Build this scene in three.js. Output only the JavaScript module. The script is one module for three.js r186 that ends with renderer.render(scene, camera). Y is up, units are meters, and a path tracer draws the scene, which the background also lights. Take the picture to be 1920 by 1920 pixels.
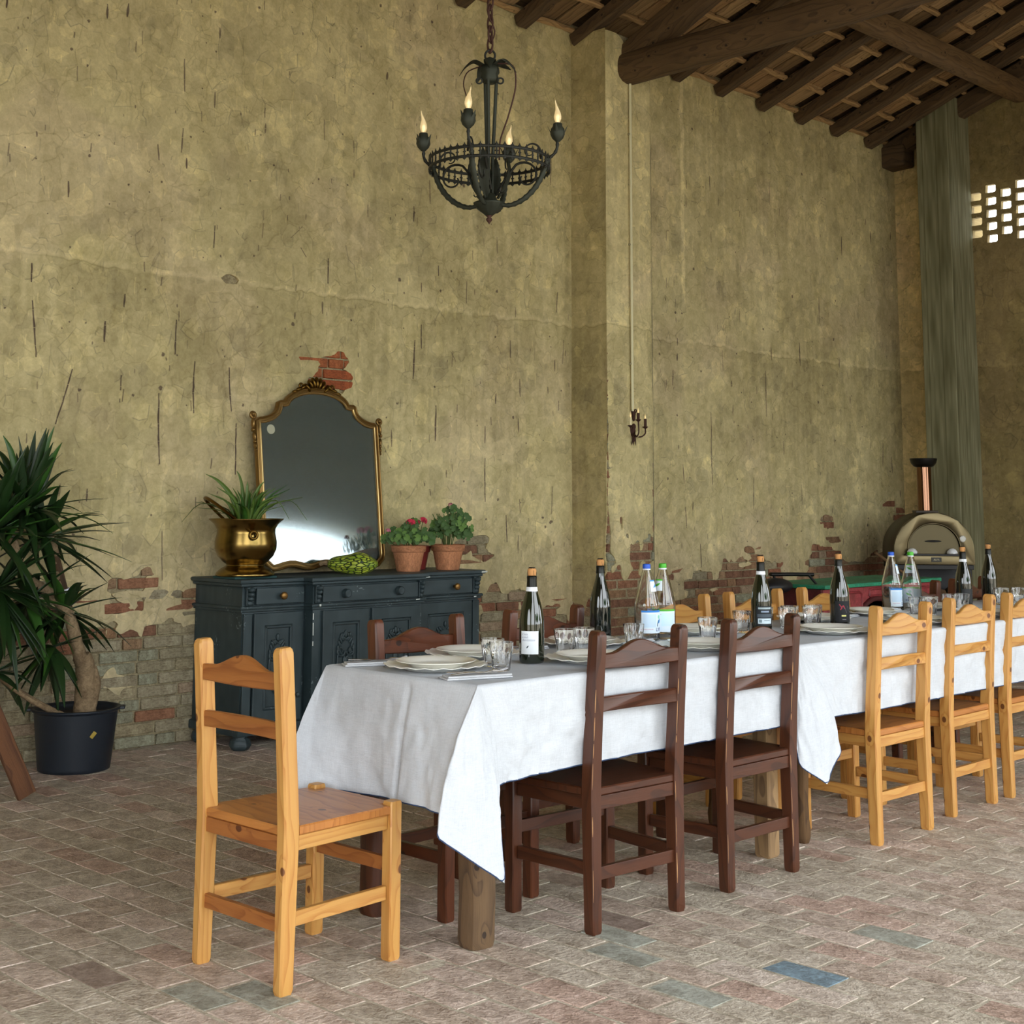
import * as THREE from 'three';
import { mergeGeometries, toCreasedNormals, mergeVertices } from 'three/addons/utils/BufferGeometryUtils.js';
import { RoundedBoxGeometry } from 'three/addons/geometries/RoundedBoxGeometry.js';

// ------------------------------------------------------------ camera, sky, exposure
const scene = new THREE.Scene();
const camera = new THREE.PerspectiveCamera(40.61, 1, 0.05, 200);
camera.position.set(0, 1.3292, 0);
camera.up.set(-0.09287, 0.99177, 0.08815);
camera.lookAt(0.70028, 1.3292 + 0.128, -0.7023);
camera.setViewOffset(1920, 1920, 0, 348.3, 1920, 1920);
const renderer = new THREE.WebGLRenderer({ antialias: true });
renderer.toneMapping = THREE.LinearToneMapping;
renderer.toneMappingExposure = 1.0;
renderer.shadowMap.enabled = true;
scene.background = new THREE.Color(0.92, 0.97, 1.0);
scene.backgroundIntensity = 5.8;

const ARCHES = [[-2.6, 1.6, 2.9, 1.5], [2.2, 7.4, 2.9, 1.5], [8.2, 12.25, 2.72, 0.42]];

// ------------------------------------------------------------ helpers
const V = (x, y, z) => new THREE.Vector3(x, y, z);
function rng(seed) { let a = seed >>> 0; return () => { a = (a + 0x6D2B79F5) | 0; let t = Math.imul(a ^ (a >>> 15), 1 | a); t = (t + Math.imul(t ^ (t >>> 7), 61 | t)) ^ t; return ((t ^ (t >>> 14)) >>> 0) / 4294967296; }; }
const R0 = rng(77);
const PERM = new Float32Array(65536); for (let i = 0; i < 65536; i++) PERM[i] = R0();
// value noise, period px, py (<= 256)
function n2(x, y, px = 256, py = 256) {
  const xf = Math.floor(x), yf = Math.floor(y); let u = x - xf, v = y - yf;
  u = u * u * (3 - 2 * u); v = v * v * (3 - 2 * v);
  const x0 = ((xf % px) + px) % px, x1 = (x0 + 1) % px, y0 = (((yf % py) + py) % py) << 8, y1 = ((((yf + 1) % py) + py) % py) << 8;
  const a = PERM[x0 + y0], b = PERM[x1 + y0], c = PERM[x0 + y1], d = PERM[x1 + y1];
  return a + (b - a) * u + (c - a) * v + (a - b - c + d) * u * v;
}
function fbm(x, y, o = 3) { let s = 0, a = 0.5, t = 0; for (let i = 0; i < o; i++) { s += a * n2(x, y); t += a; a *= 0.5; x = x * 2.03 + 17.3; y = y * 2.03 + 9.1; } return s / t; }
const clamp = (x, a = 0, b = 1) => x < a ? a : x > b ? b : x;
const sst = (a, b, x) => { const t = clamp((x - a) / (b - a)); return t * t * (3 - 2 * t); };
const lerp = (a, b, t) => a + (b - a) * t;
function dataTex(w, h, f, srgb = true) { // f(i, j, out) with out = [r,g,b] 0..255
  const d = new Uint8Array(w * h * 4), o = [0, 0, 0];
  for (let j = 0; j < h; j++) for (let i = 0; i < w; i++) { f(i, j, o); const k = (j * w + i) * 4; d[k] = clamp(o[0], 0, 255); d[k + 1] = clamp(o[1], 0, 255); d[k + 2] = clamp(o[2], 0, 255); d[k + 3] = 255; }
  const t = new THREE.DataTexture(d, w, h); t.wrapS = t.wrapT = THREE.RepeatWrapping; t.magFilter = THREE.LinearFilter; t.minFilter = THREE.LinearMipmapLinearFilter; t.generateMipmaps = true;
  if (srgb) t.colorSpace = THREE.SRGBColorSpace; t.needsUpdate = true; return t;
}
function twoTex(w, h, f) { // f(i,j,o) o=[r,g,b,height] -> colour map + bump map
  const c = new Uint8Array(w * h * 4), b = new Uint8Array(w * h * 4), o = [0, 0, 0, 0];
  for (let j = 0; j < h; j++) for (let i = 0; i < w; i++) { f(i, j, o); const k = (j * w + i) * 4; for (let q = 0; q < 3; q++) { c[k + q] = clamp(o[q], 0, 255); b[k + q] = clamp(o[3], 0, 255); } c[k + 3] = b[k + 3] = 255; }
  return [c, b].map((d, q) => { const t = new THREE.DataTexture(d, w, h); t.wrapS = t.wrapT = THREE.RepeatWrapping; t.magFilter = THREE.LinearFilter; t.minFilter = THREE.LinearMipmapLinearFilter; t.generateMipmaps = true; if (!q) t.colorSpace = THREE.SRGBColorSpace; t.needsUpdate = true; return t; });
}
function canvasTex(w, h, draw) { const c = document.createElement('canvas'); c.width = w; c.height = h; const g = c.getContext('2d'); draw(g, w, h); const t = new THREE.CanvasTexture(c); t.colorSpace = THREE.SRGBColorSpace; return t; }
const std = (o) => new THREE.MeshStandardMaterial(o);
const phy = (o) => new THREE.MeshPhysicalMaterial(o);

// ------------------------------------------------------------ naming
const used = {};
function numbered(n) { used[n] = (used[n] ?? -1) + 1; return used[n] ? n + '_' + String(used[n]).padStart(3, '0') : n; }
function tag(o, label, category, group) { o.userData.label = label; o.userData.category = category; if (group) o.userData.group = group; return o; }
function thing(name, label, category, pos = [0, 0, 0], turn = 0, group) { const o = new THREE.Group(); o.name = numbered(name); o.position.set(...pos); o.rotation.y = turn; scene.add(o); return tag(o, label, category, group); }
function struct(name) { const o = new THREE.Group(); o.name = numbered(name); o.userData.kind = 'structure'; scene.add(o); return o; }
function mesh(name, geo, mat, parent, label) {
  if (Array.isArray(geo)) geo = merge(geo);
  const m = new THREE.Mesh(geo, mat); m.castShadow = m.receiveShadow = true; (parent ?? scene).add(m);
  m.name = parent ? name : numbered(name); if (label) m.userData.label = label; return m;
}
function copy(o, pos, turn, label, group) { const c = o.clone(); c.name = numbered(o.name.replace(/_\d\d\d$/, '')); c.userData = { ...o.userData }; c.position.set(...pos); if (turn !== undefined) c.rotation.y = turn; if (label) c.userData.label = label; if (group) c.userData.group = group; scene.add(c); return c; }

// ------------------------------------------------------------ geometry
function flat(g) { const r = g.index ? g.toNonIndexed() : g; for (const k of Object.keys(r.attributes)) if (!['position', 'normal', 'uv', 'color'].includes(k)) r.deleteAttribute(k); if (!r.attributes.normal) r.computeVertexNormals(); if (!r.attributes.uv) r.setAttribute('uv', new THREE.BufferAttribute(new Float32Array(r.attributes.position.count * 2), 2)); r.clearGroups?.(); return r; }
function merge(list) { return list.length === 1 ? list[0] : mergeGeometries(list.map(flat)); }
// uv in metres by face direction; U runs along axis `al`
function uvBox(g, al = 'x', ou = 0, ov = 0) {
  g = flat(g); const p = g.attributes.position, uv = g.attributes.uv, A = 'xyz'.indexOf(al), a = V(), b = V(), c = V(), n = V();
  for (let i = 0; i < p.count; i += 3) {
    a.fromBufferAttribute(p, i); b.fromBufferAttribute(p, i + 1); c.fromBufferAttribute(p, i + 2);
    n.copy(b).sub(a).cross(c.clone().sub(a)); const m = [Math.abs(n.x), Math.abs(n.y), Math.abs(n.z)]; const k = m.indexOf(Math.max(...m));
    let U = A, W = [0, 1, 2].find((q) => q !== A && q !== k); if (k === A) [U, W] = [0, 1, 2].filter((q) => q !== A);
    [a, b, c].forEach((q, t) => uv.setXY(i + t, q.getComponent(U) + ou, q.getComponent(W) + ov));
  }
  return g;
}
function box(w, h, d, x = 0, y = 0, z = 0, al, ou = 0, ov = 0) { const g = new THREE.BoxGeometry(w, h, d); g.translate(x, y, z); return uvBox(g, al ?? 'x', ou, ov); }
// box with chamfered edges
function cbox(w, h, d, c, x = 0, y = 0, z = 0, al = 'x', ou = 0, ov = 0) {
  const g = new RoundedBoxGeometry(w, h, d, 1, c); g.translate(x, y, z); return uvBox(flat(g), al, ou, ov);
}
const move = (g, x, y, z) => { g.translate(x, y, z); return g; };
const rot = (g, rx = 0, ry = 0, rz = 0) => { if (rx) g.rotateX(rx); if (ry) g.rotateY(ry); if (rz) g.rotateZ(rz); return g; };
function lathe(pts, seg = 32, mod) { // pts [[r,y],...]
  const g = new THREE.LatheGeometry(pts.map((q) => new THREE.Vector2(Math.max(q[0], 0.00001), q[1])), seg);
  if (mod) { const p = g.attributes.position; for (let i = 0; i < p.count; i++) { const x = p.getX(i), z = p.getZ(i), a = Math.atan2(x, z), r = Math.hypot(x, z); const [k, dy] = mod(a, r, p.getY(i)); p.setXYZ(i, x * k, p.getY(i) + dy, z * k); } g.computeVertexNormals(); }
  return g;
}
// closed section swept along points; sec(t, i) -> [[a,b],...] along side axis and up axis
function sweep(pts, sec, o = {}) {
  const n = pts.length, T = [], S = [], B = [];
  for (let i = 0; i < n; i++) { T.push(pts[Math.min(i + 1, n - 1)].clone().sub(pts[Math.max(i - 1, 0)]).normalize()); }
  let s = (o.side ?? (Math.abs(T[0].y) > 0.9 ? V(1, 0, 0) : V(0, 1, 0).cross(T[0]))).clone();
  for (let i = 0; i < n; i++) { s = s.clone().addScaledVector(T[i], -s.dot(T[i])); if (s.lengthSq() < 1e-9) s = V(0, 0, 1).addScaledVector(T[i], -T[i].z); s.normalize(); S.push(s); B.push(T[i].clone().cross(s)); }
  const pos = [], uv = [], idx = []; let len = 0, m = 0;
  for (let i = 0; i < n; i++) {
    if (i) len += pts[i].distanceTo(pts[i - 1]);
    const q = sec(i / (n - 1), i); m = q.length; let per = 0;
    for (let k = 0; k <= m; k++) { const a = q[k % m], b = q[(k + m - 1) % m]; if (k) per += Math.hypot(a[0] - b[0], a[1] - b[1]); const P = pts[i].clone().addScaledVector(S[i], a[0]).addScaledVector(B[i], a[1]); pos.push(P.x, P.y, P.z); uv.push(len + (o.ou ?? 0), per + (o.ov ?? 0)); }
  }
  const w = m + 1;
  for (let i = 0; i < n - 1; i++) for (let k = 0; k < m; k++) { const a = i * w + k; idx.push(a, a + 1, a + w, a + 1, a + w + 1, a + w); }
  if (o.caps !== false) for (const [i, fl] of [[0, 1], [n - 1, 0]]) {
    const c = pos.length / 3; pos.push(pts[i].x, pts[i].y, pts[i].z); uv.push(0, 0);
    for (let k = 0; k <= m; k++) { const a = (i * w + k) * 3; pos.push(pos[a], pos[a + 1], pos[a + 2]); uv.push((pos[a] - pts[i].x) * 1, (pos[a + 1] + pos[a + 2]) * 0.5); }
    for (let k = 0; k < m; k++) fl ? idx.push(c, c + 2 + k, c + 1 + k) : idx.push(c, c + 1 + k, c + 2 + k);
  }
  const g = new THREE.BufferGeometry(); g.setAttribute('position', new THREE.Float32BufferAttribute(pos, 3)); g.setAttribute('uv', new THREE.Float32BufferAttribute(uv, 2)); g.setIndex(idx);
  if (o.crease) return toCreasedNormals(g, o.crease); g.computeVertexNormals(); return g;
}
const ring = (r, n = 8, ry = r) => Array.from({ length: n }, (_, k) => [r * Math.cos(k / n * 6.28318), ry * Math.sin(k / n * 6.28318)]);
// rectangle with chamfered corners, w along side, h along up
const rect = (w, h, c = 0.004) => [[w / 2, -h / 2 + c], [w / 2, h / 2 - c], [w / 2 - c, h / 2], [-w / 2 + c, h / 2], [-w / 2, h / 2 - c], [-w / 2, -h / 2 + c], [-w / 2 + c, -h / 2], [w / 2 - c, -h / 2]];
const tube = (pts, r, n = 8, o) => sweep(pts, (t) => ring(typeof r === 'function' ? r(t) : r, n), o);
function curve(ctrl, n) { return new THREE.CatmullRomCurve3(ctrl.map((p) => Array.isArray(p) ? V(...p) : p)).getPoints(n); }
function extrude(pts, depth, bevel = 0.003, holes = [], bs = 1) { // shape in xy, centred in z
  const s = pts instanceof THREE.Shape ? pts : new THREE.Shape(pts.map((p) => new THREE.Vector2(p[0], p[1])));
  for (const h of holes) s.holes.push(new THREE.Path(h.map((p) => new THREE.Vector2(p[0], p[1]))));
  const g = new THREE.ExtrudeGeometry(s, { depth: depth - 2 * bevel, bevelEnabled: bevel > 0, bevelThickness: bevel, bevelSize: bevel, bevelOffset: -bevel, bevelSegments: bs, curveSegments: 10 });
  g.translate(0, 0, -depth / 2 + bevel); return flat(g);
}
function wobble(g, amp, freq, seed = 0) { const p = g.attributes.position; for (let i = 0; i < p.count; i++) { const x = p.getX(i), y = p.getY(i), z = p.getZ(i); p.setXYZ(i, x + amp * (fbm(y * freq + seed, z * freq + 3, 2) - 0.5) * 2, y + amp * (fbm(x * freq + seed + 5, z * freq, 2) - 0.5) * 2, z + amp * (fbm(x * freq + seed, y * freq + 9, 2) - 0.5) * 2); } g.computeVertexNormals(); return g; }
// ------------------------------------------------------------ materials
// wood: U = grain, 1 m x 0.25 m repeat
function woodTex(base, line, knot, seed, opt = {}) {
  const W = 1024, H = 256, kn = [], r = rng(seed); for (let i = 0; i < (opt.knots ?? 5); i++) kn.push([r(), r() * 0.25, 0.006 + r() * 0.007]);
  const f = opt.freq ?? 30;
  return twoTex(W, H, (i, j, o) => {
    const u = i / W, v = j / H * 0.25; let w = 0, dk = 0;
    for (const k of kn) { let du = u - k[0], dv = v - k[1]; du -= Math.round(du); dv -= Math.round(dv * 4) / 4; const d = Math.hypot(du * 0.45, dv); w += Math.exp(-d * d / (k[2] * k[2] * 3.2)) * 1.4 * Math.sign(dv + 1e-5); dk = Math.max(dk, sst(k[2], k[2] * 0.72, Math.hypot(du * 0.75, dv))); }
    const q = v * 4 * f / 4 + 2.6 * n2(u * 3 + seed, v * 4 * 3, 3, 3) + 1.0 * n2(u * 8, v * 4 * 7 + seed, 8, 7) + w; let s = q - Math.floor(q);
    const ln = Math.pow(s, 2.6) * (1 - sst(0.93, 1, s)); const fine = n2(u * 24, v * 4 * 160, 24, 160), big = n2(u * 2 + 5, v * 4 * 2 + seed, 2, 2), str = n2(u * 4, v * 4 * 24 + seed, 4, 24);
    const k = clamp(ln * (opt.contrast ?? 0.75) + (fine - 0.5) * 0.25 + (str - 0.5) * 0.35 + (big - 0.5) * 0.3);
    for (let c = 0; c < 3; c++) o[c] = lerp(lerp(base[c], line[c], k), knot[c], dk * 0.85) * (0.95 + 0.1 * big);
    o[3] = 150 - ln * 40 + (fine - 0.5) * 60 - dk * 40;
  });
}
const [pineC, pineB] = woodTex([236, 184, 108], [200, 134, 66], [110, 64, 34], 11, { knots: 5 });
const [pineRC, pineRB] = woodTex([194, 126, 66], [150, 86, 40], [96, 50, 26], 23, { knots: 4, freq: 22 });
const [brownC, brownB] = woodTex([100, 57, 35], [64, 36, 24], [42, 26, 20], 31, { knots: 2, freq: 20 });
const [oldC, oldB] = woodTex([120, 96, 68], [74, 56, 40], [50, 38, 28], 41, { knots: 5, freq: 16 });
for (const t of [pineC, pineB, pineRC, pineRB, brownC, brownB, oldC, oldB]) t.repeat.set(1, 4);
const M = {};
M.pine = std({ map: pineC, color: 0xdcd2c2, bumpMap: pineB, bumpScale: 0.0006, roughness: 0.42 });
M.pineRail = std({ map: pineRC, color: 0xd8d0c8, bumpMap: pineRB, bumpScale: 0.0006, roughness: 0.42 });
M.pineEnd = std({ map: pineC, color: 0xc8a060, roughness: 0.7 });
M.brown = std({ map: brownC, color: new THREE.Color(0.66, 0.62, 0.6), bumpMap: brownB, bumpScale: 0.0006, roughness: 0.36 });
M.brownWarm = std({ map: brownC, color: new THREE.Color(0.92, 0.82, 0.76), bumpMap: brownB, bumpScale: 0.0006, roughness: 0.36 });
M.wornEdge = std({ color: 0xb98a5c, roughness: 0.7 });
M.oldWood = std({ map: oldC, color: 0xd8c8ae, bumpMap: oldB, bumpScale: 0.003, roughness: 0.85 });
M.log = std({ map: oldC, color: new THREE.Color(0.70, 0.65, 0.60), bumpMap: oldB, bumpScale: 0.003, roughness: 0.85 });
M.pale = std({ map: oldC, color: new THREE.Color(2.0, 2.0, 1.9), bumpMap: oldB, bumpScale: 0.002, roughness: 0.8 });
M.beam = std({ map: oldC, color: new THREE.Color(0.72, 0.68, 0.60), bumpMap: oldB, bumpScale: 0.006, roughness: 0.85 });
M.beamLight = std({ map: oldC, color: new THREE.Color(1.05, 1.0, 0.86), bumpMap: oldB, bumpScale: 0.006, roughness: 0.85 });
M.rafter = std({ map: oldC, color: new THREE.Color(0.58, 0.57, 0.53), bumpMap: oldB, bumpScale: 0.005, roughness: 0.9 });
M.batten = std({ map: oldC, color: new THREE.Color(2.5, 2.5, 2.2), bumpMap: oldB, bumpScale: 0.004, roughness: 0.9 });
M.roofTiles = [[2.5, 2.6, 2.45], [1.6, 1.6, 1.45], [2.1, 2.0, 1.8], [1.15, 1.12, 1.0]].map((c) => std({ map: oldC, color: new THREE.Color(...c), bumpMap: oldB, bumpScale: 0.004, roughness: 0.9 }));
// stone-like mottled texture (0.5 m repeat) for bricks, floor tiles, mortar
function mottle(seed, lo, hi, ct = 1) {
  return twoTex(512, 512, (i, j, o) => {
    const x = i / 512, y = j / 512, a = n2(x * 5 + seed, y * 5, 5, 5), b = n2(x * 16, y * 16 + seed, 16, 16), c = n2(x * 48, y * 48, 48, 48), d = n2(x * 128, y * 128, 128, 128), e = n2(x * 200, y * 200, 200, 200);
    let k = 0.5 + ct * ((a - 0.5) * 0.55 + (b - 0.5) * 0.4 + (c - 0.5) * 0.4 + (d - 0.5) * 0.35);
    const scr = sst(0.03, 0.0, Math.abs(n2(x * 9 + 3, y * 9, 9, 9) - 0.5)) * n2(x * 6, y * 6 + 2, 6, 6); k += scr * 0.25;
    const pit = sst(0.16, 0.06, e) * 0.35; k -= pit;
    for (let q = 0; q < 3; q++) o[q] = lerp(lo[q], hi[q], k); o[3] = 128 + (c - 0.5) * 90 + (b - 0.5) * 70 + (d - 0.5) * 60 - pit * 120;
  });
}
const [mottC, mottB] = mottle(3, [186, 178, 168], [255, 252, 246], 1.35);
mottC.repeat.set(2, 2); mottB.repeat.set(2, 2);
const stone = (hex, rough = 0.85, bs = 0.0025) => std({ map: mottC, color: hex, bumpMap: mottB, bumpScale: bs, roughness: rough });
M.tiles = [0xe2cfc4, 0xdccabe, 0xdac9bc, 0xe4d2c8, 0xd6c4b8, 0xd8cdc0, 0xd4cabc, 0xd6bcb0, 0xe6d8ce, 0xdecfc4].map((c) => stone(c, 0.62, 0.006));
M.tileDark = stone(0xb09e96, 0.6, 0.003);
M.tileBlue = stone(0x8fa9bc, 0.6, 0.003);
M.tileTeal = stone(0xb6cccb, 0.6, 0.003);
M.tileGrey = stone(0xbcc0b8, 0.6, 0.003);
M.floorMortar = stone(0xd8d0c0, 0.95, 0.004);
M.wallMortar = stone(0xb3a98a, 0.95, 0.006);
M.bricks = [0xae7e62, 0xa8745a, 0xac8868, 0xb09274, 0x966e58].map((c) => stone(c, 0.9, 0.004));
M.limed = [0xb8ae90, 0xb5ad94, 0xaca48a, 0xaeb09a, 0xbaa68e].map((c) => stone(c, 0.92, 0.004));
M.redBrick = [stone(0xb5643c, 0.9, 0.004), stone(0xc0744a, 0.9, 0.004)];
const [clothC, clothB] = twoTex(512, 512, (i, j, o) => {
  const x = i / 512, y = j / 512, a = n2(x * 200, y * 16, 200, 16), b = n2(x * 16, y * 200, 16, 200), w = n2(x * 250, y * 250, 250, 250), c = n2(x * 6, y * 6, 6, 6), k = (a - 0.5) * 8 + (b - 0.5) * 8 + (w - 0.5) * 10 + (c - 0.5) * 6;
  o[0] = 203 + k; o[1] = 207 + k; o[2] = 213 + k; o[3] = 128 + (a - 0.5) * 60 + (b - 0.5) * 60 + (w - 0.5) * 60;
});
clothC.repeat.set(3, 3); clothB.repeat.set(3, 3);
M.cloth = std({ map: clothC, bumpMap: clothB, bumpScale: 0.0008, roughness: 0.92 });
M.hem = std({ color: 0x2f4468, roughness: 0.8 });
M.napkin = std({ map: clothC, color: 0xf2f0ee, roughness: 0.9 });
M.china = phy({ color: 0xfaf8ee, roughness: 0.22, clearcoat: 0.5, clearcoatRoughness: 0.15 });
M.charger = phy({ color: 0xf8f6f0, roughness: 0.3, clearcoat: 0.3 });
M.steel = std({ color: 0xc8c8cc, metalness: 1, roughness: 0.22 });
M.glass = phy({ color: 0xffffff, transmission: 1, thickness: 0.02, ior: 1.5, roughness: 0.02 });
M.bottleGlass = phy({ color: 0x0d1410, roughness: 0.06, clearcoat: 1, clearcoatRoughness: 0.03, specularIntensity: 1 });
M.bottleGreen = phy({ color: 0x161d10, roughness: 0.06, clearcoat: 1, clearcoatRoughness: 0.03 });
M.foil = std({ color: 0x14140f, metalness: 0.4, roughness: 0.35 });
M.cork = std({ color: 0xc89058, roughness: 0.9 });
M.wire = std({ color: 0x33302a, metalness: 0.9, roughness: 0.35 });
M.whitePaper = std({ color: 0xe9ecf2, roughness: 0.8 });
M.iron = std({ color: 0x2c2c26, metalness: 0.55, roughness: 0.55 });
M.ironGreen = std({ color: 0x34372c, metalness: 0.45, roughness: 0.6 });
M.rust = std({ color: 0x4a2f26, metalness: 0.5, roughness: 0.65 });
M.brass = std({ color: 0x8a7240, metalness: 1, roughness: 0.24 });
M.brassDark = std({ color: 0x6d5224, metalness: 1, roughness: 0.34 });
M.gilt = std({ color: 0x8a6c3c, metalness: 0.75, roughness: 0.36 });
M.giltBright = std({ color: 0xd0b478, metalness: 0.8, roughness: 0.28 });
M.mirror = std({ color: 0xb4c4ca, metalness: 1, roughness: 0.075 });
M.dust = std({ color: 0x9aa8a2, roughness: 1, transparent: true, opacity: 0.085 });
M.bulb = phy({ color: 0xfff2d0, transmission: 0.6, thickness: 0, ior: 1.45, roughness: 0.25, emissive: 0xffe6b0, emissiveIntensity: 0.3 });
M.filament = std({ color: 0xfff0d0, emissive: 0xffedd0, emissiveIntensity: 1.1, roughness: 0.5 });
M.candle = std({ color: 0xe9dcae, roughness: 0.6 });
const [navyC, navyB] = twoTex(512, 512, (i, j, o) => { const x = i / 512, y = j / 512, a = n2(x * 6, y * 40, 6, 40), b = n2(x * 20, y * 20, 20, 20), c = n2(x * 4, y * 4 + 3, 4, 4), k = (a - 0.5) * 10 + (b - 0.5) * 10 + (c - 0.5) * 14, w = n2(x * 120, y * 120, 120, 120) * n2(x * 9, y * 9, 9, 9) > 0.74 ? 60 : 0; o[0] = 50 + k + w; o[1] = 64 + k + w; o[2] = 68 + k + w; o[3] = 128 + (a - 0.5) * 80 + (b - 0.5) * 60; });
M.navy = std({ map: navyC, bumpMap: navyB, bumpScale: 0.001, roughness: 0.5 });
M.chip = std({ color: 0xd8dcd6, roughness: 0.8 });
M.knobBrass = std({ color: 0x9a7440, metalness: 0.8, roughness: 0.4 });
M.terracotta = stone(0xd09068, 0.88, 0.002);
M.redPot = std({ color: 0x7c2a26, roughness: 0.5 });
M.soil = std({ color: 0x35281e, roughness: 1 });
M.tub = std({ color: 0x18202a, roughness: 0.45 });
M.leafDark = std({ color: 0x1e3616, roughness: 0.42 });
M.leafMid = std({ color: 0x335a1e, roughness: 0.42 });
M.leafLight = std({ color: 0x5f8a34, roughness: 0.45 });
M.leafYellow = std({ color: 0xa28a34, roughness: 0.6 });
M.aloe = std({ color: 0x56702c, roughness: 0.45 });
M.geranium = std({ color: 0x3a5c1c, roughness: 0.6 });
M.geraniumLight = std({ color: 0x587c2a, roughness: 0.6 });
M.petal = std({ color: 0xd42a4e, roughness: 0.6 });
M.petalPink = std({ color: 0xc06a80, roughness: 0.6 });
M.stem = std({ color: 0x5a6a34, roughness: 0.7 });
M.trunk = stone(0x9a8568, 0.9, 0.004);
M.stakeWood = std({ map: oldC, color: 0xb0a290, bumpMap: oldB, bumpScale: 0.002, roughness: 0.85 });
M.board = std({ map: oldC, color: new THREE.Color(0.8, 0.52, 0.40), bumpMap: oldB, bumpScale: 0.003, roughness: 0.85 });
M.concrete = stone(0x8f8c70, 0.9, 0.004);
M.copper = std({ color: 0x5f553f, metalness: 1, roughness: 0.3 });
M.copperPipe = std({ color: 0x785844, metalness: 1, roughness: 0.12 });
M.ovenDark = std({ color: 0x3a3026, metalness: 0.4, roughness: 0.5 });
M.black = std({ color: 0x16161a, roughness: 0.5 });
M.blackMetal = std({ color: 0x1c1a18, metalness: 0.5, roughness: 0.4 });
M.cartRed = std({ map: mottC, color: 0xa8444c, roughness: 0.5 });
M.cartRedDark = std({ map: mottC, color: 0x5c1e24, roughness: 0.5 });
M.greenTop = std({ map: mottC, color: 0x2f9c78, roughness: 0.6 });
M.rubber = std({ color: 0x1a1a1a, roughness: 0.85 });
M.grass = std({ color: 0x5d7a3a, roughness: 1 });
M.gravel = stone(0xc9c0ae, 0.95, 0.003);
M.bark = stone(0x6b5a48, 0.9, 0.006);
// ------------------------------------------------------------ the building
camera.updateMatrixWorld(true); camera.updateProjectionMatrix();
const seen = (x, y, z, m = 1.05) => { const p = V(x, y, z).applyMatrix4(camera.matrixWorldInverse); if (p.z > -0.1) return 0; const d = -p.z; p.applyMatrix4(camera.projectionMatrix); return Math.abs(p.x) < m && Math.abs(p.y) < m ? 1 / d : 0; };
const ZW = -6.98, XF = 12.42, XL = -3.2, ZF = 1.2, YE = 4.93, SL = 0.375, ALPHA = Math.atan(SL), ZR = (ZW + ZF) / 2;
const roofY = (z) => YE + SL * (z < ZR ? z - ZW : ZF - z);

// plaster colour and relief at (x, y) metres on a wall
const GOUGES = []; { const r = rng(5);
  for (let i = 0; i < 120; i++) GOUGES.push([2.3 + r() * 10.2, 0.9 + Math.pow(r(), 0.8) * 3.3, 0.05 + r() * r() * 0.3, 0.003 + r() * 0.006, (r() - 0.5) * 0.12, 0.5 + r() * 0.5]);
  for (const [x, y, l, a] of [[3.33, 2.55, 0.1, 0], [3.36, 2.25, 0.3, 0.12], [3.55, 1.9, 0.3, -0.25], [4.13, 1.75, 0.4, 0.05], [4.22, 2.28, 0.2, 0], [4.6, 2.0, 0.26, 0.1], [4.65, 1.65, 0.3, 0.02], [4.35, 2.0, 0.3, 0], [5.3, 2.8, 0.16, 0], [6.1, 2.45, 0.16, 0], [6.7, 1.5, 0.3, 0], [3.0, 3.6, 1.9, -0.03], [9.3, 1.8, 0.6, 0.02], [10.1, 2.3, 0.4, 0]]) GOUGES.push([x, y, l, 0.005, a, 1]); }
{ const r = rng(55); for (let i = 0; i < 520; i++) GOUGES.push([2.3 + r() * 10.2, 0.7 + r() * 4.1, 0.012 + r() * r() * 0.09, 0.0015 + r() * 0.003, (r() - 0.5) * (r() < 0.1 ? 2.5 : 0.2), 0.25 + r() * 0.5]); }
const SPOTS = []; { const r = rng(9); for (let i = 0; i < 420; i++) SPOTS.push([2.3 + r() * 10.2, 0.4 + r() * 4.5, 0.004 + r() * r() * 0.014]); }
function vor(x, y, sd) { const xi = Math.floor(x), yi = Math.floor(y); let d1 = 9, d2 = 9, id = 0; for (let b = -1; b <= 1; b++) for (let a = -1; a <= 1; a++) { const cx = xi + a, cy = yi + b, h = ((cx * 73 + cy * 1931 + sd * 517) & 65535), d = Math.hypot(x - cx - PERM[h], y - cy - PERM[(h * 3 + 77) & 65535]); if (d < d1) { d2 = d1; d1 = d; id = h; } else if (d < d2) d2 = d; } VO[0] = PERM[(id * 7 + 13) & 65535]; VO[1] = d2 - d1; }
const VO = [0, 0];
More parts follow.
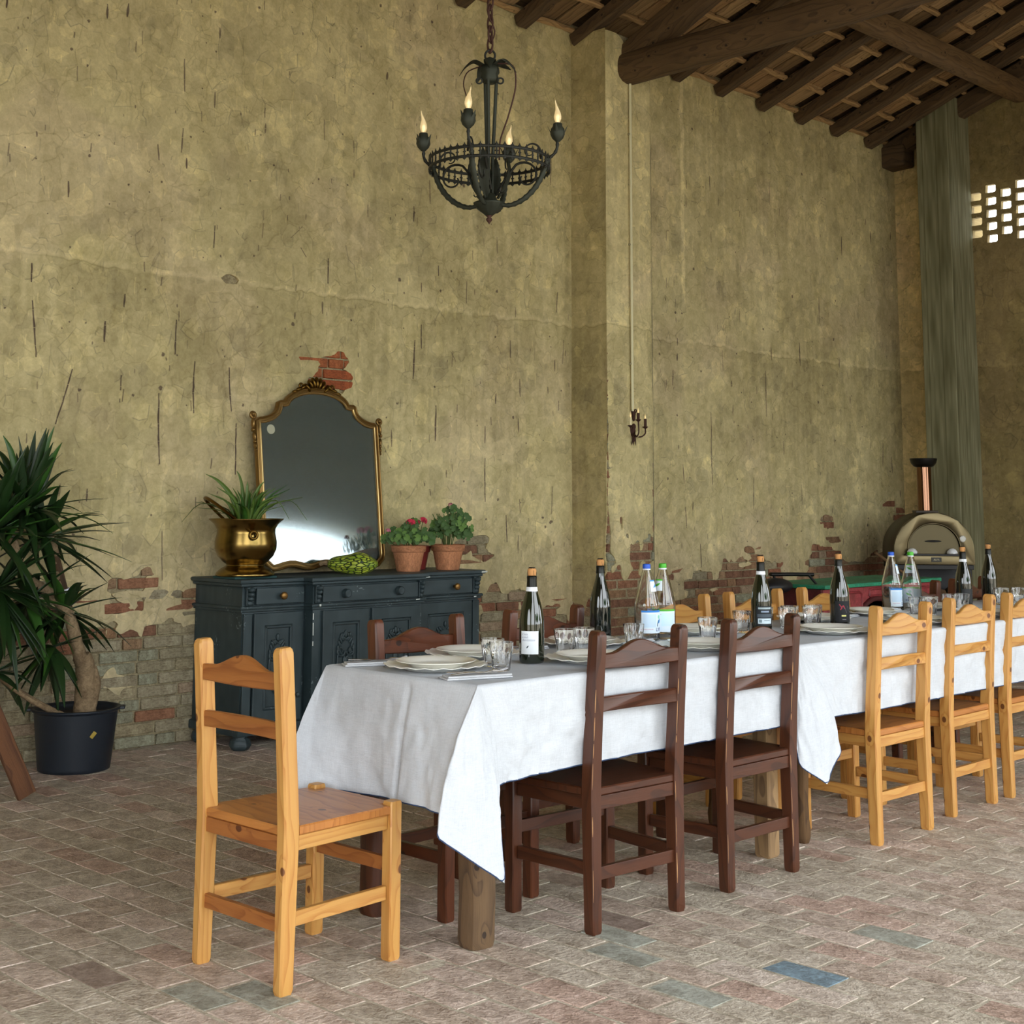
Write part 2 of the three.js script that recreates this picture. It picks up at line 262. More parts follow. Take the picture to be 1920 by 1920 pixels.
function plasterPix(x, y, o, tint) {
  const q1 = n2(x * 3.1, y * 3.3) - 0.5, q2 = n2(x * 3.3 + 40, y * 3.1) - 0.5, q3 = n2(x * 13 + 9, y * 12) - 0.5, q4 = n2(x * 12, y * 13 + 31) - 0.5, q5 = n2(x * 38, y * 40) - 0.5, q6 = n2(x * 41 + 7, y * 37) - 0.5;
  let t = 0.5 + 0.42 * (fbm(x * 0.8 + 3, y * 0.7, 3) - 0.5), h = 128;
  // trowel flakes: broken plates of thin coat, a few sizes
  vor((x + 0.15 * q1 + 0.07 * q3 + 0.016 * q5) * 2.6, (y + 0.15 * q2 + 0.07 * q4 + 0.016 * q6) * 3.0, 1); const a0 = VO[0], e0 = VO[1];
  vor((x + 0.09 * q2 + 0.055 * q4 + 0.02 * q5) * 6.5, (y + 0.09 * q1 + 0.055 * q3 + 0.02 * q6) * 6.0, 2); const a1 = VO[0], e1 = VO[1];
  vor((x + 0.03 * q3 + 0.022 * q5) * 15, (y + 0.03 * q4 + 0.022 * q6) * 12, 3); const a2 = VO[0], e2 = VO[1];
  const mk = sst(0.35, 0.62, n2(x * 1.9 + 5, y * 2.1)), mk2 = sst(0.4, 0.65, n2(x * 2.7 + 15, y * 2.5 + 3));
  const pl = n2(x * 4.2 + 11 + q3, y * 3.6 + q4), plate = sst(0.60, 0.63, pl + 0.12 * q3 + 0.10 * q5) * 0.16 - sst(0.36, 0.33, pl + 0.12 * q4 + 0.1 * q6) * 0.12;
  t += (a0 - 0.5) * 0.07 + (a1 - 0.5) * 0.09 * (0.4 + mk) + (a2 - 0.5) * 0.09 * mk2 + Math.max(0, plate) * 0.5; h += plate * 60; h += (a0 - 0.5) * 36 + (a1 - 0.5) * 34 * (0.4 + mk) + (a2 - 0.5) * 26 * mk2;
  const ed = Math.max(sst(0.05, 0.0, e1) * sst(0.5, 0.62, n2(x * 5 + 50, y * 5)), sst(0.07, 0, e2) * mk2 * sst(0.56, 0.7, n2(x * 6 + 80, y * 6)) * 0.8, sst(0.03, 0, e0) * sst(0.45, 0.6, n2(x * 3 + 70, y * 3)));
  const g = n2(x * 70, y * 70), g2 = n2(x * 190, y * 170), ver = n2(x * 11, y * 0.8), ver2 = n2(x * 34, y * 1.6), m5 = n2(x * 24 + 3, y * 22);
  t += (g - 0.5) * 0.12 + (g2 - 0.5) * 0.10 + (ver - 0.5) * 0.09 + (ver2 - 0.5) * 0.14 * sst(0.3, 0.7, n2(x * 1.5, y * 1.5 + 20)) + (m5 - 0.5) * 0.16; h += (g - 0.5) * 34 + (g2 - 0.5) * 22 + (m5 - 0.5) * 30;
  t -= ed * 0.15; h -= ed * 34;
  // lower coat of plaster begins at a ragged line, a faint band further up
  const ly = 2.645 + 0.05 * (fbm(x * 3, 2, 3) - 0.5) + 0.025 * (n2(x * 22, 4) - 0.5), low = sst(0.006, -0.006, y - ly); t -= low * 0.10 - low * 0.06 * sst(2.5, 1.6, y); h -= low * 26;
  t += Math.max(0, 1 - Math.abs(y - ly - 0.02) / 0.02) * 0.12; t -= Math.max(0, 1 - Math.abs(y - ly) / 0.007) * 0.22 * sst(0.3, 0.55, n2(x * 3, 9));
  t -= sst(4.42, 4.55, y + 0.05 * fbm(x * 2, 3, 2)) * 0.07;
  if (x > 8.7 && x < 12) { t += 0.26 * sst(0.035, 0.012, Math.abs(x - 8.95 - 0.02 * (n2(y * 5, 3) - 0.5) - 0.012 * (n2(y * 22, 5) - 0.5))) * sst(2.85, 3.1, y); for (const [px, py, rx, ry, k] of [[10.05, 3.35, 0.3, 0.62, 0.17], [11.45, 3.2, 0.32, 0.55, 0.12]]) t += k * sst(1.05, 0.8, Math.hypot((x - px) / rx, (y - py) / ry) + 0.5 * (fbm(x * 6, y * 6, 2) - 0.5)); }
  const damp = sst(1.35, 0.55, y + 0.7 * (fbm(x * 1.6, y * 1.2 + 8, 3) - 0.5)); t -= damp * 0.04;
  let r = lerp(144, 244, t), gr = lerp(131, 229, t), b = lerp(88, 177, t);
  const pk = sst(0.56, 0.7, fbm(x * 1.3 + 60, y * 1.3, 3)) * 0.35 + damp * 0.5; gr = lerp(gr, gr * 0.97, pk); b = lerp(b, b * 1.06, pk);
  const gy = sst(0.75, 0.2, y + 0.3 * (fbm(x * 3, y * 3, 2) - 0.5)) * 0.4; r = lerp(r, 168, gy); gr = lerp(gr, 160, gy); b = lerp(b, 134, gy);
  o[0] = r * tint[0]; o[1] = gr * tint[1]; o[2] = b * tint[2]; o[3] = h;
}
// plates, smears and nicks left by the trowel
function trowel(w, y1, W, H, seed) {
  const c = document.createElement('canvas'); c.width = W; c.height = H; const g = c.getContext('2d'), r = rng(seed), sx = W / w, sy = H / y1; g.fillStyle = 'rgb(128,128,128)'; g.fillRect(0, 0, W, H); const A = w * y1;
  for (let i = 0; i < A * 95; i++) { const cx = r() * w, cy = r() * y1, R = 0.015 + 0.085 * Math.pow(r(), 2.2), n = 6 + ((r() * 5) | 0), an = r() * 6.28, st = 0.55 + r() * 0.9, up = r() < 0.56; g.beginPath(); const P = []; for (let k = 0; k < n; k++) { const a = an + k / n * 6.283, q = R * (0.55 + 0.75 * r()); P.push([(cx + q * Math.cos(a)) * sx, (cy + q * st * 1.15 * Math.sin(a)) * sy]); } P.forEach(([x, y], k) => k ? g.lineTo(x, y) : g.moveTo(x, y)); g.closePath(); const al = 0.05 + 0.13 * r(); g.fillStyle = up ? `rgba(255,255,255,${al})` : `rgba(0,0,0,${al * 0.8})`; g.fill(); if (r() < 0.5) { g.beginPath(); const k0 = (r() * n) | 0, m = 2 + ((r() * 3) | 0); for (let k = 0; k <= m; k++) { const [x, y] = P[(k0 + k) % n]; k ? g.lineTo(x, y) : g.moveTo(x, y); } g.strokeStyle = `rgba(0,0,0,${0.12 + 0.3 * r()})`; g.lineWidth = 1 + r() * 1.6; g.stroke(); } }
  for (let i = 0; i < A * 170; i++) { const cx = r() * w * sx, cy = r() * y1 * sy, v = r() < 0.6, l = (0.008 + 0.05 * r() * r()) , a = v ? 1.57 + (r() - 0.5) * 0.25 : r() < 0.5 ? (r() - 0.5) * 0.5 : r() * 3.14, lx = l * Math.cos(a) * sx, ly = l * Math.sin(a) * sy; g.beginPath(); g.moveTo(cx - lx, cy - ly); g.quadraticCurveTo(cx + (r() - 0.5) * 8, cy + (r() - 0.5) * 8, cx + lx, cy + ly); const dk = r() < 0.55; g.strokeStyle = dk ? `rgba(0,0,0,${0.08 + 0.3 * r() * r()})` : `rgba(255,255,255,${0.08 + 0.22 * r()})`; g.lineWidth = 0.8 + r() * 2.2; g.stroke(); }
  return g.getImageData(0, 0, W, H).data;
}
function wallTex(x0, w, y1, W, H, tint = [1, 1, 1], marks = true) {
  const g = marks ? GOUGES.filter((q) => q[0] > x0 - 0.2 && q[0] < x0 + w + 0.2) : [], s = marks ? SPOTS.filter((q) => q[0] > x0 && q[0] < x0 + w) : [];
  const dark = new Float32Array(W * H);
  for (const [gx, gy, l, wd, sl, st] of g) { const n = Math.ceil(l / 0.0025); for (let i = 0; i <= n; i++) { const f = i / n, yy = gy - l / 2 + f * l, xx = gx + (yy - gy) * -sl + 0.003 * (n2(yy * 30, gx * 9) - 0.5) + 0.012 * (n2(yy * 4, gx * 7) - 0.5), wdt = wd * (0.35 + 0.65 * Math.sin(3.14 * f)) * (0.5 + n2(yy * 22, gx * 31)); const cx = (xx - x0) / w * W, cy = yy / y1 * H, rx = Math.max(1, wdt / w * W); for (let dx = -Math.ceil(rx) - 1; dx <= rx + 1; dx++) { const X = Math.round(cx + dx), Y = Math.round(cy); if (X < 0 || Y < 0 || X >= W || Y >= H) continue; dark[Y * W + X] = Math.max(dark[Y * W + X], st * sst(rx + 0.8, rx * 0.4, Math.abs(X - cx))); } } }
  for (const [sx, sy, rr] of s) { const cx = (sx - x0) / w * W, cy = sy / y1 * H, rx = rr / w * W, ry = rr / y1 * H; for (let Y = Math.floor(cy - ry * 1.5); Y <= cy + ry * 1.5; Y++) for (let X = Math.floor(cx - rx * 1.5); X <= cx + rx * 1.5; X++) { if (X < 0 || Y < 0 || X >= W || Y >= H) continue; const d = Math.hypot((X - cx) / rx, (Y - cy) / ry) + 0.6 * (n2(X * 0.35, Y * 0.35) - 0.5); dark[Y * W + X] = Math.max(dark[Y * W + X], 0.75 * sst(1, 0.6, d)); } }
  const tr = trowel(w, y1, W, H, Math.round(x0 * 10) + 700);
  return twoTex(W, H, (i, j, o) => { plasterPix(x0 + (i + 0.5) / W * w, (j + 0.5) / H * y1, o, tint); const m = (tr[(j * W + i) * 4] - 128) / 128, mm = 1 + m * 0.42; o[0] *= mm; o[1] *= mm; o[2] *= mm * (1 - m * 0.05); o[3] += m * 70; const d = dark[j * W + i]; if (d) { o[0] *= 1 - 0.55 * d; o[1] *= 1 - 0.6 * d; o[2] *= 1 - 0.55 * d; o[3] -= 70 * d; } });
}
const plasterMat = (x0, w, y1, W, H, tint, marks) => { const [c, b] = wallTex(x0, w, y1, W, H, tint, marks); return std({ map: c, bumpMap: b, bumpScale: 0.008, roughness: 0.95 }); };
// a coat of plaster that ends where f(u, v) < 0, with a broken edge down to the masonry
function plasterSheet(w, h, cell, f, at, thick, disp) {
  const nu = Math.ceil(w / cell), nv = Math.ceil(h / cell), pos = [], uv = [], nrm = []; const P = (u, v) => { const p = at(u, v, thick + disp(u, v)); return p; };
  const put = (u, v, d) => { const p = at(u, v, d); pos.push(p.x, p.y, p.z); uv.push(u / w, v / h); };
  const nodes = []; for (let j = 0; j <= nv; j++) for (let i = 0; i <= nu; i++) { const u = i / nu * w, v = j / nv * h; nodes.push([u, v, f(u, v)]); }
  const W = nu + 1;
  const tri = (a, b, c) => {
    const q = []; const t = [a, b, c];
    for (let k = 0; k < 3; k++) { const A = t[k], B = t[(k + 1) % 3]; if (A[2] >= 0) q.push([A[0], A[1], 0]); if ((A[2] >= 0) !== (B[2] >= 0)) { const s = A[2] / (A[2] - B[2]); q.push([lerp(A[0], B[0], s), lerp(A[1], B[1], s), 1]); } }
    for (let k = 1; k + 1 < q.length; k++) for (const z of [q[0], q[k], q[k + 1]]) put(z[0], z[1], thick + disp(z[0], z[1]));
    for (let k = 0; k < q.length; k++) { const A = q[k], B = q[(k + 1) % q.length]; if (A[2] && B[2]) { const a1 = thick + disp(A[0], A[1]), b1 = thick + disp(B[0], B[1]); put(A[0], A[1], a1); put(A[0], A[1], -0.002); put(B[0], B[1], b1); put(B[0], B[1], b1); put(A[0], A[1], -0.002); put(B[0], B[1], -0.002); } }
  };
  for (let j = 0; j < nv; j++) for (let i = 0; i < nu; i++) { const a = nodes[j * W + i], b = nodes[j * W + i + 1], c = nodes[(j + 1) * W + i + 1], d = nodes[(j + 1) * W + i]; if (a[2] < 0 && b[2] < 0 && c[2] < 0 && d[2] < 0) continue; tri(a, b, c); tri(a, c, d); }
  const g = new THREE.BufferGeometry(); g.setAttribute('position', new THREE.Float32BufferAttribute(pos, 3)); g.setAttribute('uv', new THREE.Float32BufferAttribute(uv, 2));
  return toCreasedNormals(g, 0.7);
}
const BRICK = []; { const r = rng(3); for (let k = 0; k < 4; k++) { const g = uvBox(new RoundedBoxGeometry(1, 1, 1, 1, 0.06), 'x', r(), r()); const p = g.attributes.position, q = g.attributes.uv; for (let i = 0; i < p.count; i++) { const x = p.getX(i), y = p.getY(i), z = p.getZ(i); p.setXYZ(i, x + 0.03 * (n2(y * 3 + k * 9, z * 3) - 0.5), y + 0.14 * (n2(x * 5 + k * 7, z * 3) - 0.5), z + 0.12 * (n2(x * 4 + k * 5, y * 4) - 0.5)); q.setXY(i, q.getX(i) * 0.25, q.getY(i) * 0.08); } g.computeVertexNormals(); BRICK.push(g); } }
// bricks wherever the plaster has come off
function bricks(parent, w, h, f, place, seed, pick) {
  const r = rng(seed); let n = 0;
  for (let k = 0; k * 0.066 < h; k++) { let u = -(k % 2) * 0.125 - r() * 0.03; while (u < w) { const l = r() < 0.16 ? 0.115 : 0.225 + r() * 0.025, v = k * 0.066 + 0.033, c = u + l / 2; let ex = 0; for (const [a, b] of [[0, 0], [-0.45, 0.4], [0.45, 0.4], [-0.45, -0.4], [0.45, -0.4]]) if (f(clamp(c + a * l, 0.002, w - 0.002), clamp(v + b * 0.06, 0.001, h)) < 0.0) ex = 1; const a0 = Math.max(u, 0), a1 = Math.min(u + l, w); if (ex && a1 - a0 > 0.03) { const m = mesh('brick', BRICK[(r() * 4) | 0], pick((a0 + a1) / 2, v, r), parent); place(m, (a0 + a1) / 2, v, a1 - a0, r); n++; } u += l + 0.012; } }
  return n;
}
const blob = (u, v, x, y, rx, ry, s = 0.12) => (Math.hypot((u - x) / rx, (v - y) / ry) - 1 + 2.2 * (fbm(u * 9, v * 11, 3) - 0.5) + 0.7 * bk(u, v)) * s;

// --- back wall, left length (behind the sideboard)
const back = struct('wall_back'); const X1 = 2.2, W1 = 5.4, H1 = 4.99, TH = 0.016;
mesh('masonry', [box(15.62, 5.2, 0.4, (XL + XF) / 2, 2.55, ZW - TH - 0.2)], M.wallMortar, back);
const bk = (x, v) => { const k = Math.floor(v / 0.066), c = Math.floor((x + (k % 2) * 0.125) / 0.2475); return PERM[((k * 977 + c * 131) & 65535)] - 0.5; };
const f1 = (u, v) => { const x = u + X1; const e = 0.60 + 0.16 * sst(4.6, 3.6, x) + 0.22 * Math.exp(-Math.pow((x - 6.45) / 0.35, 2)) - 0.12 * sst(6.9, 7.6, x); let f = v - e + (fbm(x * 2.6, v * 3.4, 3) - 0.5) * 1.0 + (n2(x * 9, v * 9) - 0.5) * 0.2 + (n2(x * 24, v * 24) - 0.5) * 0.08 + 0.30 * bk(x, v); f = Math.min(f, blob(x, v, 5.29, 2.13, 0.12, 0.075), blob(x, v, 5.37, 2.21, 0.1, 0.055), blob(x, v, 5.43, 2.11, 0.07, 0.06), blob(x, v, 6.58, 1.06, 0.2, 0.07), blob(x, v, 6.7, 1.0, 0.1, 0.06), blob(x, v, 4.57, 2.66, 0.05, 0.025)); f = Math.max(f, sst(0.13, 0.0, v) * 0.0 - 1); return f; };
const d1 = (u, v) => 0.010 * (fbm((u + X1) * 1.1, v * 1.1, 2) - 0.5) + 0.006 * (fbm((u + X1) * 5, v * 5, 2) - 0.5);
mesh('plaster', plasterSheet(W1, H1, 0.024, f1, (u, v, d) => V(X1 + u, v, ZW - TH + d), TH, d1), plasterMat(X1, W1, H1, 2048, 2048), back);
bricks(back, W1, 2.4, f1, (m, u, v, l, r) => { m.position.set(X1 + u, v, ZW - TH - 0.028 + r() * 0.006); m.scale.set(l, 0.056, 0.08); m.rotation.z = (r() - 0.5) * 0.02; }, 21, (u, v, r) => v > 1.5 ? M.redBrick[(r() * 2) | 0] : (v < 0.58 + 0.25 * (n2(u * 2.2, v * 4) - 0.5) && r() < 0.85 ? M.limed : r() < 0.35 ? M.limed : M.bricks)[(r() * 5) | 0]);
mesh('plaster', plasterSheet(X1 - XL, H1, 0.2, () => 1, (u, v, d) => V(XL + u, v, ZW - TH + d), TH, () => 0), plasterMat(-20, X1 - XL, H1, 1024, 1024, [1, 1, 1], false), back);
// --- back wall, right length (towards the oven)
const X2 = 8.13, W2 = 4.31;
const f2 = (u, v) => { const x = u + X2; const e = lerp(0.80, 1.0, sst(8.6, 11.9, x)); return v - e + (fbm(x * 2.2 + 9, v * 3.2, 3) - 0.5) * 0.9 + (n2(x * 9, v * 9) - 0.5) * 0.24 + (n2(x * 24, v * 24) - 0.5) * 0.1 + 0.3 * bk(x, v); };
const d2 = (u, v) => 0.010 * (fbm((u + X2) * 1.1, v * 1.1, 2) - 0.5) + 0.006 * (fbm((u + X2) * 5, v * 5, 2) - 0.5) + 0.03 * sst(0.34, 0.30, u) * (0.7 + 0.3 * n2(v * 2, 3));
mesh('plaster', plasterSheet(W2, H1, 0.024, f2, (u, v, d) => V(X2 + u, v, ZW - TH + d), TH, d2), plasterMat(X2, W2, H1, 2048, 2048), back);
bricks(back, W2, 1.9, f2, (m, u, v, l, r) => { m.position.set(X2 + u, v, ZW - TH - 0.028 + r() * 0.006); m.scale.set(l, 0.056, 0.08); }, 22, (u, v, r) => (r() < 0.2 ? M.limed : M.bricks)[(r() * 5) | 0]);
// --- the pier between the two lengths
const pier = struct('wall_pier'); const PX0 = 7.59, PX1 = 8.13, PZ = -6.63, PH = 4.9;
{ const t = 0.014, core = new RoundedBoxGeometry(PX1 - PX0 - 2 * t, PH, PZ - ZW - t, 3, 0.02); core.translate((PX0 + PX1) / 2, PH / 2, (PZ - t + ZW) / 2); mesh('masonry', uvBox(core), M.wallMortar, pier);
  const fp = (u, v) => { let f = v - 1.0 + 0.5 * sst(0.1, 0.42, u) * sst(1.3, 0.6, v) * 0.6 + (fbm(u * 6 + 3, v * 4, 3) - 0.5) * 0.9; f = Math.min(f, (u - 0.012 - 0.035 * n2(v * 9, 2) * sst(2.3, 1.2, v)) * 3, blob(u, v, 0.5, 1.0, 0.09, 0.09), v < 1.6 ? (0.54 - u - 0.004 - 0.03 * n2(v * 8, 5) * sst(1.7, 1.1, v)) * 3 : 1); return v > 2.4 ? Math.max(f, 0.01) : f; };
  const dp = (u, v) => 0.006 * (fbm(u * 4 + 7, v * 3, 2) - 0.5) - 0.012 * sst(0.03, 0, Math.min(u, 0.54 - u));
  const top = (v) => v;
  mesh('plaster', plasterSheet(PX1 - PX0, PH, 0.018, (u, v) => Math.min(fp(u, v), PH - 0.012 - v - 0.10 * sst(0.12, 0.3, u)), (u, v, d) => V(PX0 + u, v, PZ - t + d), t, dp), plasterMat(30.3, PX1 - PX0, PH, 256, 2048, [1.03, 1.03, 1.03], false), pier);
  const fs = (u, v) => { let f = v - 0.55 + (fbm(u * 6 + 13, v * 4, 3) - 0.5) * 0.8; f = Math.min(f, v < 1.7 ? (PZ - ZW - u - 0.012 - 0.10 * n2(v * 8, 2) * sst(1.25, 0.8, v)) * 3 : 1); return f; };
  mesh('plaster', plasterSheet(PZ - ZW, PH, 0.018, fs, (u, v, d) => V(PX0 + t - d, v, ZW + u), t, (u, v) => 0.005 * (fbm(u * 4, v * 3, 2) - 0.5)), plasterMat(34, PZ - ZW, PH, 256, 2048, [0.96, 0.95, 0.93], false), pier);
  mesh('plaster', box(t, PH - 0.05, PZ - ZW - 0.02, PX1 - t / 2, PH / 2, (PZ + ZW) / 2), M.concrete, pier);
  const fe = (u, v) => Math.min(fp(u, v), v < 1.7 && u < 0.1 ? fs(PZ - ZW - 0.03, v) : 1);
  bricks(pier, PX1 - PX0, 2.5, fe, (m, u, v, l, r) => { const left = u - l / 2 < 0.02, right = u + l / 2 > 0.52; m.position.set(PX0 + u + (left ? 0.006 : right ? -0.008 : 0), v, PZ - t - 0.054 + r() * 0.004); m.scale.set(l - (left || right ? 0.006 : 0), 0.056, 0.12); }, 24, (u, v, r) => (r() < 0.25 ? M.limed : M.bricks)[(r() * 5) | 0]);
  bricks(pier, PZ - ZW - 0.13, 1.5, fs, (m, u, v, l, r) => { m.position.set(PX0 + t + 0.052, v, ZW + u); m.scale.set(l, 0.056, 0.12); m.rotation.y = Math.PI / 2; }, 25, (u, v, r) => (r() < 0.3 ? M.limed : M.bricks)[(r() * 5) | 0]); }
// --- far gable wall with the open brick lattice
{ const g = struct('wall_right'), T = 0.3; const poly = (z0, z1) => [[z0, 0], [z1, 0], [z1, roofY(z1) + 0.12], ...(z0 < ZR && z1 > ZR ? [[ZR, roofY(ZR) + 0.12]] : []), [z0, roofY(z0) + 0.12]];
  const toX = (geo, x) => { geo.rotateY(-Math.PI / 2); geo.translate(x, 0, 0); return geo; }; // shape x -> world z
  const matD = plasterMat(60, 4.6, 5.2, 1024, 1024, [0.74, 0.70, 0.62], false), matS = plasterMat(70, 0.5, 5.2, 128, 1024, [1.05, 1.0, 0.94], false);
  const LZ0 = -6.20, LZ1 = -4.55, LY0 = 3.76, LY1 = 4.46;
  const sh = new THREE.Shape(poly(-6.5, ZF).map((p) => new THREE.Vector2(...p))); sh.holes.push(new THREE.Path([[LZ0, LY0], [LZ1, LY0], [LZ1, LY1], [LZ0, LY1]].map((p) => new THREE.Vector2(...p))));
  const wg = toX(uvBox(extrude(sh, T, 0), 'x'), XF + T / 2); { const uv = wg.attributes.uv, p = wg.attributes.position; for (let i = 0; i < p.count; i++) uv.setXY(i, p.getZ(i) / 4.6, p.getY(i) / 5.2); }
  mesh('plaster', wg, matD, g);
  const holes = []; for (let c = -1; c < 11; c++) for (let k = 0; k < 5; k++) { if (c % 2 && k > 3) continue; const z = -5.965 + 0.148 * c, y = 4.355 - 0.121 * k - (c % 2 ? 0.06 : 0), w = 0.052, h = 0.038, j = 0.006 * (n2(c * 3.1, k * 2.7) - 0.5); if (z - w < LZ0 + 0.02 || z + w > LZ1) continue; holes.push([[z - w, y - h + j], [z + w - 0.012, y - h], [z + w, y - h + 0.014], [z + w, y + h - 0.014], [z + w - 0.014, y + h], [z - w + 0.006, y + h + j]]); }
  mesh('lattice', toX(uvBox(extrude([[LZ0, LY0], [LZ1, LY0], [LZ1, LY1], [LZ0, LY1]], 0.05, 0, holes), 'x'), XF + 0.0255), matD, g); { const lg = g.children.at(-1).geometry, uv = lg.attributes.uv, p = lg.attributes.position; for (let i = 0; i < p.count; i++) uv.setXY(i, p.getZ(i) / 4.6, p.getY(i) / 5.2); }
  const sg = toX(extrude([[ZW - 0.4, 0], [-6.5, 0], [-6.5, roofY(-6.5) + 0.12], [ZW - 0.4, 5.1]], T, 0), XF + T / 2); { const uv = sg.attributes.uv, p = sg.attributes.position; for (let i = 0; i < p.count; i++) uv.setXY(i, p.getZ(i) / 0.5, p.getY(i) / 5.2); } mesh('plaster', sg, matS, g);
  // concrete half column in front of it, with the marks of its boards
  const col = new RoundedBoxGeometry(0.44, 5.25, 0.33, 2, 0.012); col.translate(XF - 0.22, 2.62, -6.325); const [cc, cb] = twoTex(512, 512, (i, j, o) => { const x = i / 512, y = j / 512, a = n2(x * 2, y * 24, 2, 24), b = n2(x * 6, y * 60, 6, 60), c = n2(x * 3, y * 5, 3, 5), bd = Math.abs(((y * 7) % 1) - 0.5) > 0.46 ? -26 : 0, k = (a - 0.5) * 30 + (b - 0.5) * 26 + (c - 0.5) * 24 + bd * 0.7; o[0] = 124 + k; o[1] = 121 + k; o[2] = 92 + k; o[3] = 128 + (a - 0.5) * 80 + bd * 2; });
  mesh('column', uvBox(col, 'y'), std({ map: cc, bumpMap: cb, bumpScale: 0.004, roughness: 0.95 }), g);
  mesh('beam_end', [wobble(uvBox(new RoundedBoxGeometry(0.22, 0.22, 0.26, 3, 0.03).translate(XF - 0.13, 4.79, ZW + 0.12), 'z'), 0.012, 9)], M.rafter, g); }
// --- walls behind and beside the camera, with the open arches of the porch
{ const fr = struct('wall_front'), s = new THREE.Shape([[XL, 0], [XF + 0.3, 0], [XF + 0.3, YE + 0.14], [XL, YE + 0.14]].map((p) => new THREE.Vector2(...p)));
  for (const [a, b, sp, rise] of ARCHES) { const p = new THREE.Path(); p.moveTo(a, 0.001); p.lineTo(b, 0.001); p.lineTo(b, sp); const c = (a + b) / 2, r = (b - a) / 2; for (let k = 1; k <= 20; k++) { const t = k / 20 * Math.PI; p.lineTo(c + r * Math.cos(t), sp + rise * Math.sin(t)); } p.lineTo(a, 0.001); s.holes.push(p); }
  const g = uvBox(extrude(s, 0.4, 0), 'x'); g.translate(0, 0, ZF + 0.2); mesh('plaster', g, stone(0xb8ac88, 0.95, 0.004), fr);
  const lf = struct('wall_left'); const sh = new THREE.Shape([[ZW - 0.4, 0], [ZF + 0.4, 0], [ZF + 0.4, YE + 0.12], [ZR, roofY(ZR) + 0.12], [ZW - 0.4, YE + 0.12]].map((p) => new THREE.Vector2(...p)));
  { const p = new THREE.Path(), a = -3.0, b = 0.6, sp = 2.4; p.moveTo(a, 0.001); p.lineTo(b, 0.001); p.lineTo(b, sp); for (let k = 1; k <= 20; k++) { const t = k / 20 * Math.PI; p.lineTo((a + b) / 2 + (b - a) / 2 * Math.cos(t), sp + 1.2 * Math.sin(t)); } p.lineTo(a, 0.001); sh.holes.push(p); } const g2 = uvBox(extrude(sh, 0.4, 0), 'x'); g2.rotateY(-Math.PI / 2); g2.translate(XL - 0.2, 0, 0); mesh('plaster', g2, stone(0xa89a74, 0.95, 0.004), lf); }

